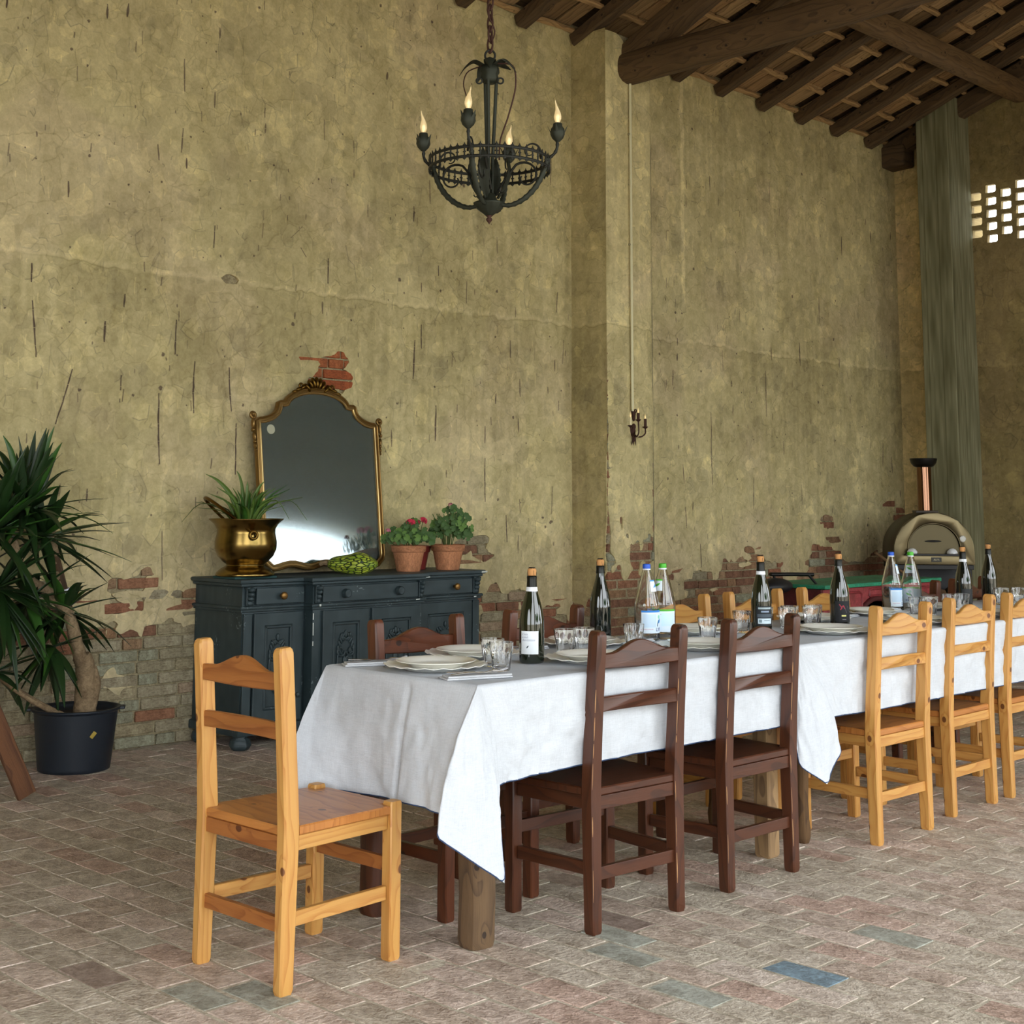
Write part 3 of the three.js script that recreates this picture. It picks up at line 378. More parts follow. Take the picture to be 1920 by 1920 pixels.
// --- ceiling: tie beam, principal rafter, purlin, rafters, battens, tiles
const ceil = struct('ceiling');
function onSlope(m, x, z, off, front) { const k = front ? -1 : 1; m.rotation.x = -ALPHA * k; m.position.set(x, roofY(z) + off * Math.cos(ALPHA), z - off * Math.sin(ALPHA) * k); return m; }
{ const r = rng(8), L = (ZR - ZW) / Math.cos(ALPHA);
  for (const fr of [0, 1]) { const g = box(XF - XL + 0.8, 0.1, L + 0.7, 0, 0, 0); const m = mesh('roof_deck', g, M.rafter, ceil); onSlope(m, (XF + XL) / 2 + 0.1, fr ? (ZR + ZF) / 2 + 0.25 : (ZR + ZW) / 2 - 0.25, 0.14, fr); }
  const rg = [0, 1, 2].map((k) => { const pts = []; for (let i = 0; i <= 14; i++) pts.push(V(0.012 * (n2(i * 0.4, k * 7) - 0.5) * 2, 0, -L / 2 + i / 14 * L)); return sweep(pts, (t, i) => rect(0.095 + 0.02 * n2(i * 0.5, k), 0.105 + 0.012 * n2(i * 0.6, k + 3), 0.014), { crease: 0.5, ou: k * 0.3 }); });
  for (let k = -20; k <= 4; k++) for (const fr of [0, 1]) { const x = k === 4 ? 11.89 : 9.45 + 0.61 * k; if (fr && k % 2) continue; const m = mesh('rafter', rg[(k + 30) % 3], M.rafter, ceil); onSlope(m, x, fr ? (ZR + ZF) / 2 : (ZR + ZW) / 2, -0.055, fr); }
  { const m = mesh('rafter', rg[0], M.rafter, ceil); onSlope(m, 12.3, (ZR + ZW) / 2, -0.075, 0); m.scale.set(1.6, 1.6, 1); }
  // battens and tiles bay by bay; the bays in sight one by one, the others joined
  const bat = [0, 1, 2].map((k) => { const pts = []; for (let i = 0; i <= 5; i++) pts.push(V(-0.27 + 0.108 * i, 0.008 * (n2(i * 0.7, k * 5) - 0.5), 0.014 * (n2(i * 0.8, k * 3) - 0.5))); return sweep(pts, (t, i) => rect(0.035 + 0.012 * n2(i, k), 0.028 + 0.008 * n2(i, k + 5), 0.006), { crease: 0.5, ou: k * 0.21 }); });
  const til = [0, 1, 2, 3].map((k) => wobble(cbox(0.172, 0.022, 0.335, 0.005, 0, 0, 0, 'z', k * 0.23, k * 0.06), 0.004, 8, k));
  const items = [], rest = [], restB = [];
  for (let k = -20; k <= 4; k++) { const xa = k === 4 ? 11.89 : 9.45 + 0.61 * k, xb = k === 3 ? 11.89 : k === 4 ? 12.3 : xa + 0.61, c = (xa + xb) / 2, w = xb - xa - 0.1;
    for (let q = 0; q < 18; q++) { const z = ZW + 0.03 + q * 0.29, b = new THREE.Mesh(bat[(q + k + 40) % 3]); onSlope(b, c, z, 0.014, 0); b.scale.x = (w + 0.04) / 0.54; b.rotation.y = (r() - 0.5) * 0.03; const s = seen(c, roofY(z), z, 1.03); if (s) mesh('batten', b.geometry, M.batten, ceil).applyMatrix4((b.updateMatrix(), b.matrix)); else { b.updateMatrix(); restB.push(b.geometry.clone().applyMatrix4(b.matrix)); }
      for (let t = 0; t < 3; t++) { const x = c + (t - 1) * w / 3 + (r() - 0.5) * 0.008, zz = z + 0.155, m = new THREE.Mesh(til[(r() * 4) | 0]); onSlope(m, x, zz, 0.046 + r() * 0.008, 0); m.rotation.x += 0.06; m.rotation.z = (r() - 0.5) * 0.06; m.scale.x = w / 3 / 0.19; items.push([seen(x, roofY(zz), zz, 1.03), m, (r() * 4) | 0]); } } }
  items.sort((a, b) => b[0] - a[0]);
  items.forEach(([s, m, k], i) => { if (s && i < 300) { const q = mesh('roof_tile', m.geometry, M.roofTiles[k], ceil); q.position.copy(m.position); q.rotation.copy(m.rotation); q.scale.copy(m.scale); } else { m.updateMatrix(); rest.push(m.geometry.clone().applyMatrix4(m.matrix)); } });
  mesh('roof_tile', rest, M.roofTiles[1], ceil).userData.kind = 'stuff'; mesh('batten', restB, M.batten, ceil).userData.kind = 'stuff';
  for (const o of ceil.children) o.castShadow = o.receiveShadow = true;
  const logG = (a, b, rr, n, flatF, ou) => { const pts = []; for (let i = 0; i <= n; i++) { const p = a.clone().lerp(b, i / n); p.x += 0.02 * (n2(i * 0.3, ou * 9) - 0.5); p.y += 0.015 * (n2(i * 0.25, ou * 5 + 4) - 0.5); pts.push(p); } return sweep(pts, (t, i) => Array.from({ length: 18 }, (_, k) => { const an = k / 18 * 6.28318, c = Math.cos(an), s = Math.sin(an), sup = Math.pow(Math.pow(Math.abs(c), flatF) + Math.pow(Math.abs(s), flatF), -1 / flatF), q = rr * sup * (1 + 0.06 * (n2(i * 0.4 + ou, k * 0.7) - 0.5)); return [c * q, s * q]; }), { ou, crease: 0.6 }); };
  mesh('tie_beam', logG(V(7.85, 4.635, PZ - 0.25), V(7.85, 4.635, 3.2), 0.118, 30, 2.6, 0.3), M.beam, ceil);
  mesh('principal_rafter', logG(V(7.88, 4.66, PZ - 0.15), V(7.88, 6.42, ZR), 0.105, 20, 4, 1.1), M.beam, ceil);
  mesh('purlin', logG(V(XF, 5.235, -5.62), V(6.4, 5.235, -5.62), 0.092, 22, 5, 2.2), M.beamLight, ceil);
  mesh('ridge_beam', logG(V(XF, roofY(ZR) - 0.22, ZR), V(XL, roofY(ZR) - 0.22, ZR), 0.1, 22, 4, 3.2), M.beam, ceil); }

// --- floor of brick pavers, long side towards the porch
{ const fl = struct('floor'); mesh('mortar_bed', box(XF - XL + 0.8, 0.1, ZF + 0.8 - ZW + 0.3, (XF + XL) / 2, -0.0518, (ZF + 0.4 + ZW) / 2), M.floorMortar, fl);
  const pv = (seed) => { const r = rng(seed), j = () => (r() - 0.5) * 0.0075, w = 0.0565, l = 0.1125, c = 0.0045, y = () => (r() - 0.5) * 0.0016; const T = [[-w + c + j(), y(), -l + c + j()], [w - c + j(), y(), -l + c + j()], [w - c + j(), y(), l - c + j()], [-w + c + j(), y(), l - c + j()]], O = [[-w, -0.004, -l], [w, -0.004, -l], [w, -0.004, l], [-w, -0.004, l]].map((p) => [p[0] + j() * 0.6, p[1], p[2] + j() * 0.6]); const mid = [[-w, 0], [w, 0]].map(([x]) => 0); const pos = []; const q = (a, b, d, e) => pos.push(...a, ...b, ...d, ...a, ...d, ...e); q(T[3], T[2], T[1], T[0]); for (let k = 0; k < 4; k++) { const n = (k + 1) % 4; q(T[k], T[n], O[n], O[k]); const B = (p) => [p[0], -0.03, p[2]]; q(O[k], O[n], B(O[n]), B(O[k])); } const g = new THREE.BufferGeometry(); g.setAttribute('position', new THREE.Float32BufferAttribute(pos, 3)); g.computeVertexNormals(); return uvBox(g, 'z', r(), r()); };
  const vars = Array.from({ length: 8 }, (_, k) => pv(100 + k)), r = rng(44), items = [];
  for (let i = -43; i < 85; i++) { const x = 2.03 + 0.0575 + i * 0.1217; if (x < XL || x > XF - 0.03) continue; const off = ((i % 2) + 2) % 2 ? 0.11 + 0.03 * (n2(i * 1.7, 2) - 0.5) : 0; for (let k = -20; k < 30; k++) { const z = -3.767 + off + k * 0.2345; if (z < ZW || z > ZF) continue; const near = n2(x * 0.9 + 4, z * 0.9), v = n2(x * 3.1, z * 3.1 + 7); let m = M.tiles[Math.floor(clamp(near * 0.45 + v * 0.25 + r() * 0.4) * 9.99)]; items.push([seen(x, 0, z, 1.02), x, z, m, (r() * 8) | 0, r(), r()]); } }
  for (const [X, Z, m] of [[3.55, -2.40, M.tileBlue], [3.11, -2.49, M.tileTeal], [3.18, -2.47, M.tileGrey], [3.42, -2.95, M.tileGrey], [3.3, -2.8, M.tileGrey], [4.05, -2.35, M.tileGrey], [2.1, -3.77, M.tileDark], [2.25, -3.5, M.tileGrey], [2.35, -3.35, M.tileGrey], [3.5, -2.98, M.tileDark]]) { let b = null, bd = 9; for (const t of items) { const d = Math.hypot((t[1] - X) / 0.06, (t[2] - Z) / 0.11); if (d < bd) { bd = d; b = t; } } b[3] = m; }
  items.sort((a, b) => b[0] - a[0]); const rest = new Map();
  items.forEach(([s, x, z, m, v, a, b], i) => { const y = (a - 0.5) * 0.0022; if (s && i < 300) { const q = mesh('paver', vars[v], m, fl); q.position.set(x, y, z); q.rotation.set((a - 0.5) * 0.006, b > 0.5 ? Math.PI : 0, (b - 0.5) * 0.008); } else { const g = vars[v].clone(); if (b > 0.5) g.rotateY(Math.PI); g.translate(x, y, z); if (!rest.has(m)) rest.set(m, []); rest.get(m).push(g); } });
  for (const [m, l] of rest) mesh('paver', l, m, fl).userData.kind = 'stuff'; }

// --- outside the porch: gravel yard and trees, seen in the mirror and the brass
{ const y = struct('yard'); mesh('gravel', box(60, 0.1, 30, 4, -0.06, ZF + 0.8 + 15), M.gravel, y); mesh('gravel', box(20, 0.1, 16, XL - 0.4 - 10, -0.06, -3), M.gravel, y);
  const tree = (x, z, h, seed) => { const t = thing('tree', 'green leafy tree standing in the yard outside the open porch', 'tree', [x, 0, z], 0, 'trees in the yard'); mesh('trunk', tube(curve([[0, 0, 0], [0.1, h * 0.3, 0], [0, h * 0.6, 0.1]], 8), (q) => 0.16 - 0.08 * q, 8), M.bark, t); const r = rng(seed), l = []; for (let k = 0; k < 9; k++) { const g = new THREE.IcosahedronGeometry(h * (0.16 + 0.1 * r()), 3); wobble(g, h * 0.06, 2.5, k); g.translate((r() - 0.5) * h * 0.5, h * (0.5 + 0.4 * r()), (r() - 0.5) * h * 0.5); l.push(g); } mesh('foliage', l, M.leafMid, t); };
  tree(7.2, 16, 5.5, 3); tree(2, 18, 6, 4); tree(19, 20, 6, 5); }
// ------------------------------------------------------------ chairs (local +z = back of the chair, origin on the floor under the back)
function makeChair(name, label, o) {
  const t = thing(name, label, 'chair'), s = o.s ?? 0.39, H = 0.93, dep = o.dep ?? 0.345, sf = o.sf ?? 0.375, pw = o.pw ?? 0.038, pd = 0.05, r = rng(o.seed ?? 1);
  const lean = (y) => y < 0.43 ? 0.006 * (1 - y / 0.43) : 0.033 * Math.pow((y - 0.43) / 0.5, 1.15);
  const mp = o.mat, mr = o.rail;
  for (const sd of [-1, 1]) {
    const pts = [], n = 22; for (let i = 0; i <= n; i++) { const y = i < 2 ? [0, 0.012][i] : i > n - 3 ? [H - 0.016, H - 0.006, H][i - n + 2] : lerp(0.012, H - 0.016, (i - 1) / (n - 3)); pts.push(V(sd * s / 2, y, lean(y) - pd / 2)); }
    const g = sweep(pts, (q, i) => { const y = pts[i].y, k = y < 0.011 ? 0.86 : y > H - 0.003 ? 0.72 : y > H - 0.009 ? 0.9 : 1, bul = 1 + 0.06 * Math.exp(-Math.pow((y - 0.43) / 0.14, 2)) - 0.05 * sst(0.25, 0, y); return rect(pw * k * bul, pd * k * bul, 0.005); }, { side: V(1, 0, 0), crease: 0.5, ou: r(), ov: r() });
    const post = mesh('back_post', g, mp, t);
    if (o.worn) { const st = []; let y = 0.01; while (y < H - 0.02) { const l = 0.02 + r() * 0.09; if (r() < 0.55) { const y1 = Math.min(y + l, H - 0.02), pp = []; for (let k = 0; k <= 4; k++) { const yy = lerp(y, y1, k / 4); const bul = 1 + 0.06 * Math.exp(-Math.pow((yy - 0.43) / 0.14, 2)) - 0.05 * sst(0.25, 0, yy); pp.push(V(sd * s / 2 - pw / 2 * bul + 0.0024, yy, lean(yy) - pd / 2 + pd / 2 * bul - 0.0024)); } const w = 0.0008 + r() * 0.0012; mesh('worn_edge', tube(pp, (q) => w * Math.sin(0.3 + q * 2.5), 5), M.wornEdge, post, 'pale worn corner of the post'); } y += l * 1.2; } }
    const fy = [0, 0.008, 0.445, 0.452]; const x = sd * sf / 2, z = -dep - 0.022;
    mesh('front_leg', sweep(fy.map((y) => V(x, y, z)), (q, i) => rect(0.042 * [0.88, 1, 1, 0.9][i], 0.044 * [0.88, 1, 1, 0.9][i], 0.004), { side: V(1, 0, 0), crease: 0.5, ou: r(), ov: r() }), mp, t);
    // side apron and side stretcher
    const a0 = V(sd * s / 2 - sd * 0.004, 0, -pd + 0.002), a1 = V(x - sd * 0.004, 0, -dep + 0.004);
    for (const [nm, y, h, w, m] of [['side_apron', 0.394, 0.042, 0.022, o.side ?? mp], ['side_stretcher', 0.192, 0.04, 0.02, o.side ?? mp]]) mesh(nm, sweep([a0.clone().setY(y), a1.clone().setY(y)], () => rect(w, h, 0.002), { crease: 0.5, ou: r(), ov: r() }), m, t);
  }
  const inner = s - pw + 0.006, ul = -inner / 2, ur = inner / 2;
  const bow = (g, z0, y0, k) => { const p = g.attributes.position; for (let i = 0; i < p.count; i++) { const x = p.getX(i), u = x / (inner / 2); p.setZ(i, p.getZ(i) + z0 + k * (u * u - 1)); } g.computeVertexNormals(); return toCreasedNormals(g, 0.5); };
  { const p = []; for (let i = 0; i <= 24; i++) p.push([lerp(ul, ur, i / 24), 0.812 - 0.006 * Math.sin(i / 24 * 3.14)]); for (let i = 24; i >= 0; i--) { const u = (i / 24 - 0.5) * 2, c = Math.abs(u); p.push([lerp(ul, ur, i / 24), 0.858 + 0.036 * (0.5 + 0.5 * Math.cos(3.14159 * clamp(c / 0.8)))]); } mesh('top_rail', uvBox(bow(extrude(p, 0.02, 0.003), lean(0.84) - 0.016, 0, -0.010 * -1), 'x', r(), r()), mr, t); }
  { const p = []; for (let i = 0; i <= 12; i++) p.push([lerp(ul, ur, i / 12), 0.676]); for (let i = 12; i >= 0; i--) p.push([lerp(ul, ur, i / 12), 0.722]); mesh('back_rail', uvBox(bow(extrude(p, 0.02, 0.003), lean(0.7) - 0.016, 0, 0.010), 'x', r(), r()), mr, t); }
  mesh('back_apron', cbox(inner, 0.042, 0.02, 0.002, 0, 0.394, -0.018, 'x', r(), r()), mr, t);
  mesh('front_apron', cbox(sf - 0.03, 0.042, 0.02, 0.002, 0, 0.394, -dep - 0.018, 'x', r(), r()), mr, t);
  mesh('back_stretcher', cbox(inner, 0.04, 0.018, 0.002, 0, 0.178, -0.02, 'x', r(), r()), mr, t);
  mesh('front_stretcher', cbox(sf - 0.03, 0.04, 0.018, 0.002, 0, 0.268, -dep - 0.02, 'x', r(), r()), mr, t);
  // seat of glued boards, notched round the back posts and between the front legs
  { const hb = s / 2 - 0.019, wb = s / 2 + pw / 2 - 0.003, wf = sf / 2 + 0.018, out = [[-hb + 0.001, -0.008], [hb - 0.001, -0.008], [hb - 0.001, -pd - 0.002], [wb, -pd - 0.002], [wf, -dep + 0.001], [wf - 0.042, -dep + 0.001], [wf - 0.042, -dep - 0.046], [-wf + 0.042, -dep - 0.046], [-wf + 0.042, -dep + 0.001], [-wf, -dep + 0.001], [-wb, -pd - 0.002], [-hb + 0.001, -pd - 0.002]];
    const seat = extrude(out.map((p) => [p[0], p[1]]), 0.026, 0.004); seat.rotateX(Math.PI / 2); const p = seat.attributes.position; for (let i = 0; i < p.count; i++) p.setY(i, p.getY(i) + 0.4285); 
    // shape y became z: mirror is avoided by rotating +90 degrees about x (y -> z)
    mesh('seat', uvBox(toCreasedNormals(seat, 0.5), 'x', r(), r()), o.seat ?? mp, t); }
  return t;
}
M.pineDeep = std({ map: pineRC, color: new THREE.Color(0.98, 1.0, 0.95), bumpMap: pineRB, bumpScale: 0.0006, roughness: 0.3 });
const chairP = makeChair('dining_chair', 'honey pine ladder-back chair standing alone at the near end of the table', { mat: M.pine, rail: M.pineRail, seat: M.pineDeep, side: M.pine, dep: 0.40, sf: 0.36, s: 0.39, seed: 3 });
chairP.position.set(2.3486, 0, -3.4324 - 0.019); chairP.rotation.y = -Math.PI / 2 + 0.0266;
const pineSide = makeChair('dining_chair', 'honey pine ladder-back chair just past the hanging cloth corner, nearest of the pine row', { mat: M.pine, rail: M.pine, seat: M.pineDeep, dep: 0.34, sf: 0.372, seed: 7 });
pineSide.position.set(5.24, 0, -2.9828); pineSide.rotation.y = -0.0142;
copy(pineSide, [5.922, 0, -3.0281], 0.0157, 'honey pine ladder-back chair on the near side of the table, between two others of pine');
copy(pineSide, [6.488, 0, -3.033], 0.01, 'honey pine ladder-back chair on the near side, cut by the right edge of the photo');
const brownA = makeChair('dining_chair', 'dark brown ladder-back chair with scuffed posts nearest the log table leg', { mat: M.brown, rail: M.brown, seat: M.brown, side: M.brown, dep: 0.345, sf: 0.44, pw: 0.042, worn: true, seed: 11 });
brownA.position.set(3.578, 0, -2.9951); brownA.rotation.y = -0.0598;
copy(brownA, [4.273, 0, -2.9991], -0.0115, 'dark brown ladder-back chair beside the hanging cloth corner on the near side of the table');
const farBrown = makeChair('dining_chair', 'dark brown ladder-back chair across the table, in front of the sideboard', { mat: M.brownWarm, rail: M.brownWarm, seat: M.brown, dep: 0.345, sf: 0.40, pw: 0.042, seed: 13 });
farBrown.position.set(3.335, 0, -3.815); farBrown.rotation.y = Math.PI + 0.02;
copy(farBrown, [4.02, 0, -3.85], Math.PI - 0.02, 'dark brown ladder-back chair across the table, behind the white-labelled wine bottle');
copy(farBrown, [6.845, 0, -3.80], Math.PI + 0.03, 'dark brown ladder-back chair across the table, behind the far pair of water bottles');
copy(farBrown, [7.47, 0, -3.82], Math.PI - 0.05, 'dark brown ladder-back chair across the table, between the two farthest wine bottles');
copy(pineSide, [4.945, 0, -3.90], Math.PI + 0.03, 'honey pine ladder-back chair across the table, right of the near pair of water bottles');
copy(pineSide, [5.55, 0, -3.925], Math.PI - 0.01, 'honey pine ladder-back chair across the table, behind the bottle with the silver-printed label');
copy(pineSide, [6.12, 0, -3.905], Math.PI + 0.02, 'honey pine ladder-back chair across the table, in front of the red cart');

// ------------------------------------------------------------ tables and cloths
const TZ0 = -3.775, TZ1 = -3.03, TY = 0.80;
{ const t = thing('dining_table', 'wooden dining table on a thick log leg under the near white cloth', 'table', [3.77, 0, -3.395]);
  mesh('tabletop', cbox(1.66, 0.035, 0.70, 0.004, 0, TY - 0.022, 0, 'x'), M.oldWood, t);
  for (const z of [-0.28, 0.28]) mesh('apron', cbox(1.5, 0.09, 0.025, 0.003, 0, 0.715, z, 'x', 0.2, 0.1), M.brown, t);
  for (const x of [-0.74, 0.76]) mesh('apron', cbox(0.025, 0.09, 0.55, 0.003, x, 0.715, 0, 'z', 0.2, 0.1), M.brown, t);
  const lg = (x, z, r, k) => { const pts = [[0, 0], [0.02, 0], [0.15, 0.004], [0.35, -0.003], [0.55, 0.003], [0.76, 0]].map(([y, d]) => V(x + d, y, z)); return sweep(pts, (q, i) => Array.from({ length: 20 }, (_, j) => { const a = j / 20 * 6.283, e = 1 + 0.10 * (n2(i * 0.5 + k, j * 0.6) - 0.5), b = Math.pow(Math.pow(Math.abs(Math.cos(a)), 3) + Math.pow(Math.abs(Math.sin(a)), 3), -1 / 3); const R = r * e * b * (i === 0 ? 0.94 : 1); return [R * Math.cos(a), R * Math.sin(a)]; }), { ou: k, crease: 0.6 }); };
  mesh('leg', lg(3.045 - 3.77, 0.195, 0.05, 0.3), M.log, t, 'weathered grey log leg'); mesh('leg', lg(3.045 - 3.77, -0.28, 0.05, 1.3), M.brown, t);
  mesh('leg', sweep([V(0.815, 0, 0.19), V(0.815, 0.01, 0.19), V(0.81, 0.76, 0.19)], (q, i) => rect(i ? 0.07 : 0.062, i ? 0.07 : 0.062, 0.005), { side: V(1, 0, 0), crease: 0.5 }), M.pale, t, 'pale bleached square leg'); mesh('leg', lg(0.80, -0.28, 0.045, 2.1), M.brown, t); }
{ const t = thing('dining_table', 'second dining table on turned wooden legs under the far white cloth', 'table', [6.55, 0, -3.395]);
  mesh('tabletop', cbox(3.74, 0.035, 0.70, 0.004, 0, TY - 0.022, 0, 'x'), M.oldWood, t);
  for (const z of [-0.28, 0.28]) mesh('apron', cbox(3.5, 0.09, 0.025, 0.003, 0, 0.715, z, 'x'), M.brown, t);
  const tl = lathe([[0.0, 0], [0.022, 0], [0.028, 0.02], [0.03, 0.05], [0.024, 0.09], [0.022, 0.16], [0.026, 0.28], [0.033, 0.42], [0.036, 0.52], [0.028, 0.56], [0.036, 0.585], [0.036, 0.6], [0.0, 0.6]], 20, (a) => [1 + 0.05 * Math.cos(a * 8), 0]);
  for (const x of [-1.68, 1.7]) for (const z of [0.165, -0.27]) { const m = mesh('leg', uvBox(tl.clone(), 'y'), M.oldWood, t); m.position.set(x, 0, z); mesh('leg_block', cbox(0.075, 0.165, 0.075, 0.004, x, 0.682, z, 'y'), M.oldWood, t); } }
// linen: top edge path and hem path in matching pairs, one ruled and crumpled sheet, plus a navy hem
function cloth(name, label, top, pairs, o) {
  const seg = []; let tot = 0; const C = pairs.map(([a, b]) => [V(...a), V(...b)]);
  for (let i = 1; i < C.length; i++) { const d = Math.max(C[i][0].distanceTo(C[i - 1][0]), C[i][1].distanceTo(C[i - 1][1])); seg.push(d); tot += d; }
  const T = [], Hm = [], Ss = []; let acc = 0; for (let i = 0; i < seg.length; i++) { const n = Math.max(2, Math.round(seg[i] / 0.012)); for (let k = 0; k < n; k++) { const f = k / n; T.push(C[i][0].clone().lerp(C[i + 1][0], f)); Hm.push(C[i][1].clone().lerp(C[i + 1][1], f)); Ss.push(acc + f * seg[i]); } acc += seg[i]; } T.push(C.at(-1)[0]); Hm.push(C.at(-1)[1]); Ss.push(acc);
  // soften the path a little
  for (let p = 0; p < (o.soft ?? 5); p++) { const q = Hm.map((v) => v.clone()); for (let i = 1; i < Hm.length - 1; i++) { const tip = o.tips?.some((w) => Hm[i].distanceTo(V(...w)) < 0.012); if (!tip) q[i].copy(Hm[i - 1]).add(Hm[i + 1]).addScaledVector(Hm[i], 2).multiplyScalar(0.25); } for (let i = 0; i < Hm.length; i++) Hm[i].copy(q[i]); }
  const nv = 34, cx = (top[0] + top[1]) / 2, cz = (top[2] + top[3]) / 2, pos = [], uv = [], idx = [], n = T.length, hem = [];
  for (let i = 0; i < n; i++) {
    const t = T[i], h = Hm[i], s = Ss[i]; const inn = V(clamp(t.x, top[0] + 0.014, top[1] - 0.014), t.y, clamp(t.z, top[2] + 0.014, top[3] - 0.014));
    const tg = Hm[Math.min(i + 3, n - 1)].clone().sub(Hm[Math.max(i - 3, 0)]).setY(0); const tt = T[Math.min(i + 3, n - 1)].clone().sub(T[Math.max(i - 3, 0)]).setY(0); tg.addScaledVector(tt, 0.7); if (tg.lengthSq() < 1e-8) tg.set(1, 0, 0); tg.normalize(); const nr = V(tg.z, 0, -tg.x).multiplyScalar(o.flip ?? 1);
    for (let j = 0; j <= nv; j++) {
      const v = j / nv; let p;
      if (v < 0.06) { const a = v / 0.06 * Math.PI / 2; p = inn.clone().lerp(V(t.x, t.y, t.z), Math.sin(a)); p.y = t.y - 0.012 * (1 - Math.cos(a)); }
      else { const f = (v - 0.06) / 0.94; p = V(t.x, t.y - 0.012, t.z).lerp(h, f); const hor = V(h.x - t.x, 0, h.z - t.z); p.addScaledVector(hor, 0.16 * Math.sin(f * 3.14)); 
        const w = sst(0, 0.25, f); let d = 0.022 * (fbm(s * 4.2 + o.seed, f * 1.1, 2) - 0.5) * f * w + 0.013 * (fbm(s * 11 + o.seed, f * 3 + s * 2, 3) - 0.5) * w + 0.009 * (fbm(s * 34, f * 7 + o.seed, 2) - 0.5) * w + 0.007 * (n2(s * 22 + 9, f * 9) - 0.5) * w * (0.3 + n2(s * 5, f * 3 + 4));
        for (const [cs, am, wd] of o.creases ?? []) d += am * Math.exp(-Math.pow((s - cs - 0.012 * f) / wd, 2)) * sst(0, 0.1, f); d += 0.003 * Math.exp(-Math.pow((f - 0.42 - 0.03 * n2(s * 5, 2)) / 0.012, 2)) * w; p.addScaledVector(nr, d); }
      pos.push(p.x, p.y, p.z); uv.push(s, v * t.distanceTo(h)); if (j === nv) hem.push(p);
    }
  }
  for (let i = 0; i < n - 1; i++) for (let j = 0; j < nv; j++) { const a = i * (nv + 1) + j, b = a + nv + 1; idx.push(a, a + 1, b, b, a + 1, b + 1); }
  const g = new THREE.BufferGeometry(); g.setAttribute('position', new THREE.Float32BufferAttribute(pos, 3)); g.setAttribute('uv', new THREE.Float32BufferAttribute(uv, 2)); g.setIndex(idx); g.computeVertexNormals();
  const pl = new THREE.PlaneGeometry(top[1] - top[0] - 0.026, top[3] - top[2] - 0.026, Math.round((top[1] - top[0]) / 0.03), 24); pl.rotateX(-Math.PI / 2); pl.translate(cx, o.y, cz); { const p = pl.attributes.position, q = pl.attributes.uv; for (let i = 0; i < p.count; i++) { const x = p.getX(i), z = p.getZ(i); const e = Math.min(x - top[0], top[1] - x, z - top[2], top[3] - z); p.setY(i, o.y + 0.0016 * (fbm(x * 9, z * 9, 2) - 0.5) * sst(0.015, 0.06, e)); q.setXY(i, x, z); } pl.computeVertexNormals(); }
  const m = mesh(name, [flat(g), flat(pl)], M.cloth); tag(m, label, 'tablecloth');
  mesh('hem', tube(hem.filter((_, i) => i % 2 === 0), 0.0022, 5), M.hem, m, 'navy stitched hem'); return m;
}
const x0 = 2.885, xe = 4.58;
cloth('tablecloth', 'white linen tablecloth with a long hanging corner at the near end of the table', [x0, xe, TZ0, TZ1], [
  [[xe, TY, TZ1], [xe, 0.535, -3.045]], [[4.45, TY, TZ1], [4.45, 0.512, -3.05]], [[4.1, TY, TZ1], [4.1, 0.512, -3.052]], [[3.6, TY, TZ1], [3.6, 0.512, -3.052]], [[3.2, TY, TZ1], [3.2, 0.508, -3.05]], [[x0 + 0.015, TY, TZ1], [2.985, 0.505, -3.035]],
  [[x0 + 0.004, TY, TZ1 - 0.002], [2.962, 0.235, -2.995]], [[x0, TY, TZ1 - 0.006], [2.72, 0.40, -3.035]], [[x0, TY, TZ1 - 0.012], [2.81, 0.435, -3.10]],
  [[x0, TY, -3.2], [2.84, 0.435, -3.22]], [[x0, TY, -3.45], [2.845, 0.43, -3.45]], [[x0, TY, -3.62], [2.83, 0.425, -3.62]], [[x0, TY, TZ0 + 0.012], [2.77, 0.42, -3.71]],
  [[x0, TY, TZ0 + 0.006], [2.67, 0.40, -3.72]], [[x0 + 0.004, TY, TZ0 + 0.002], [2.90, 0.23, -3.83]], [[x0 + 0.015, TY, TZ0], [3.0, 0.5, -3.775]], [[3.3, TY, TZ0], [3.3, 0.51, -3.772]], [[4.0, TY, TZ0], [4.0, 0.51, -3.772]], [[xe, TY, TZ0], [xe, 0.51, -3.772]]],
  { y: TY, seed: 3, flip: -1, tips: [[2.962, 0.235, -2.995]], creases: [[2.66, 0.012, 0.008], [0.9, 0.004, 0.02], [1.4, 0.004, 0.015]], soft: 4 });
const x2 = 4.56, xe2 = 8.42, TY2 = TY + 0.004;
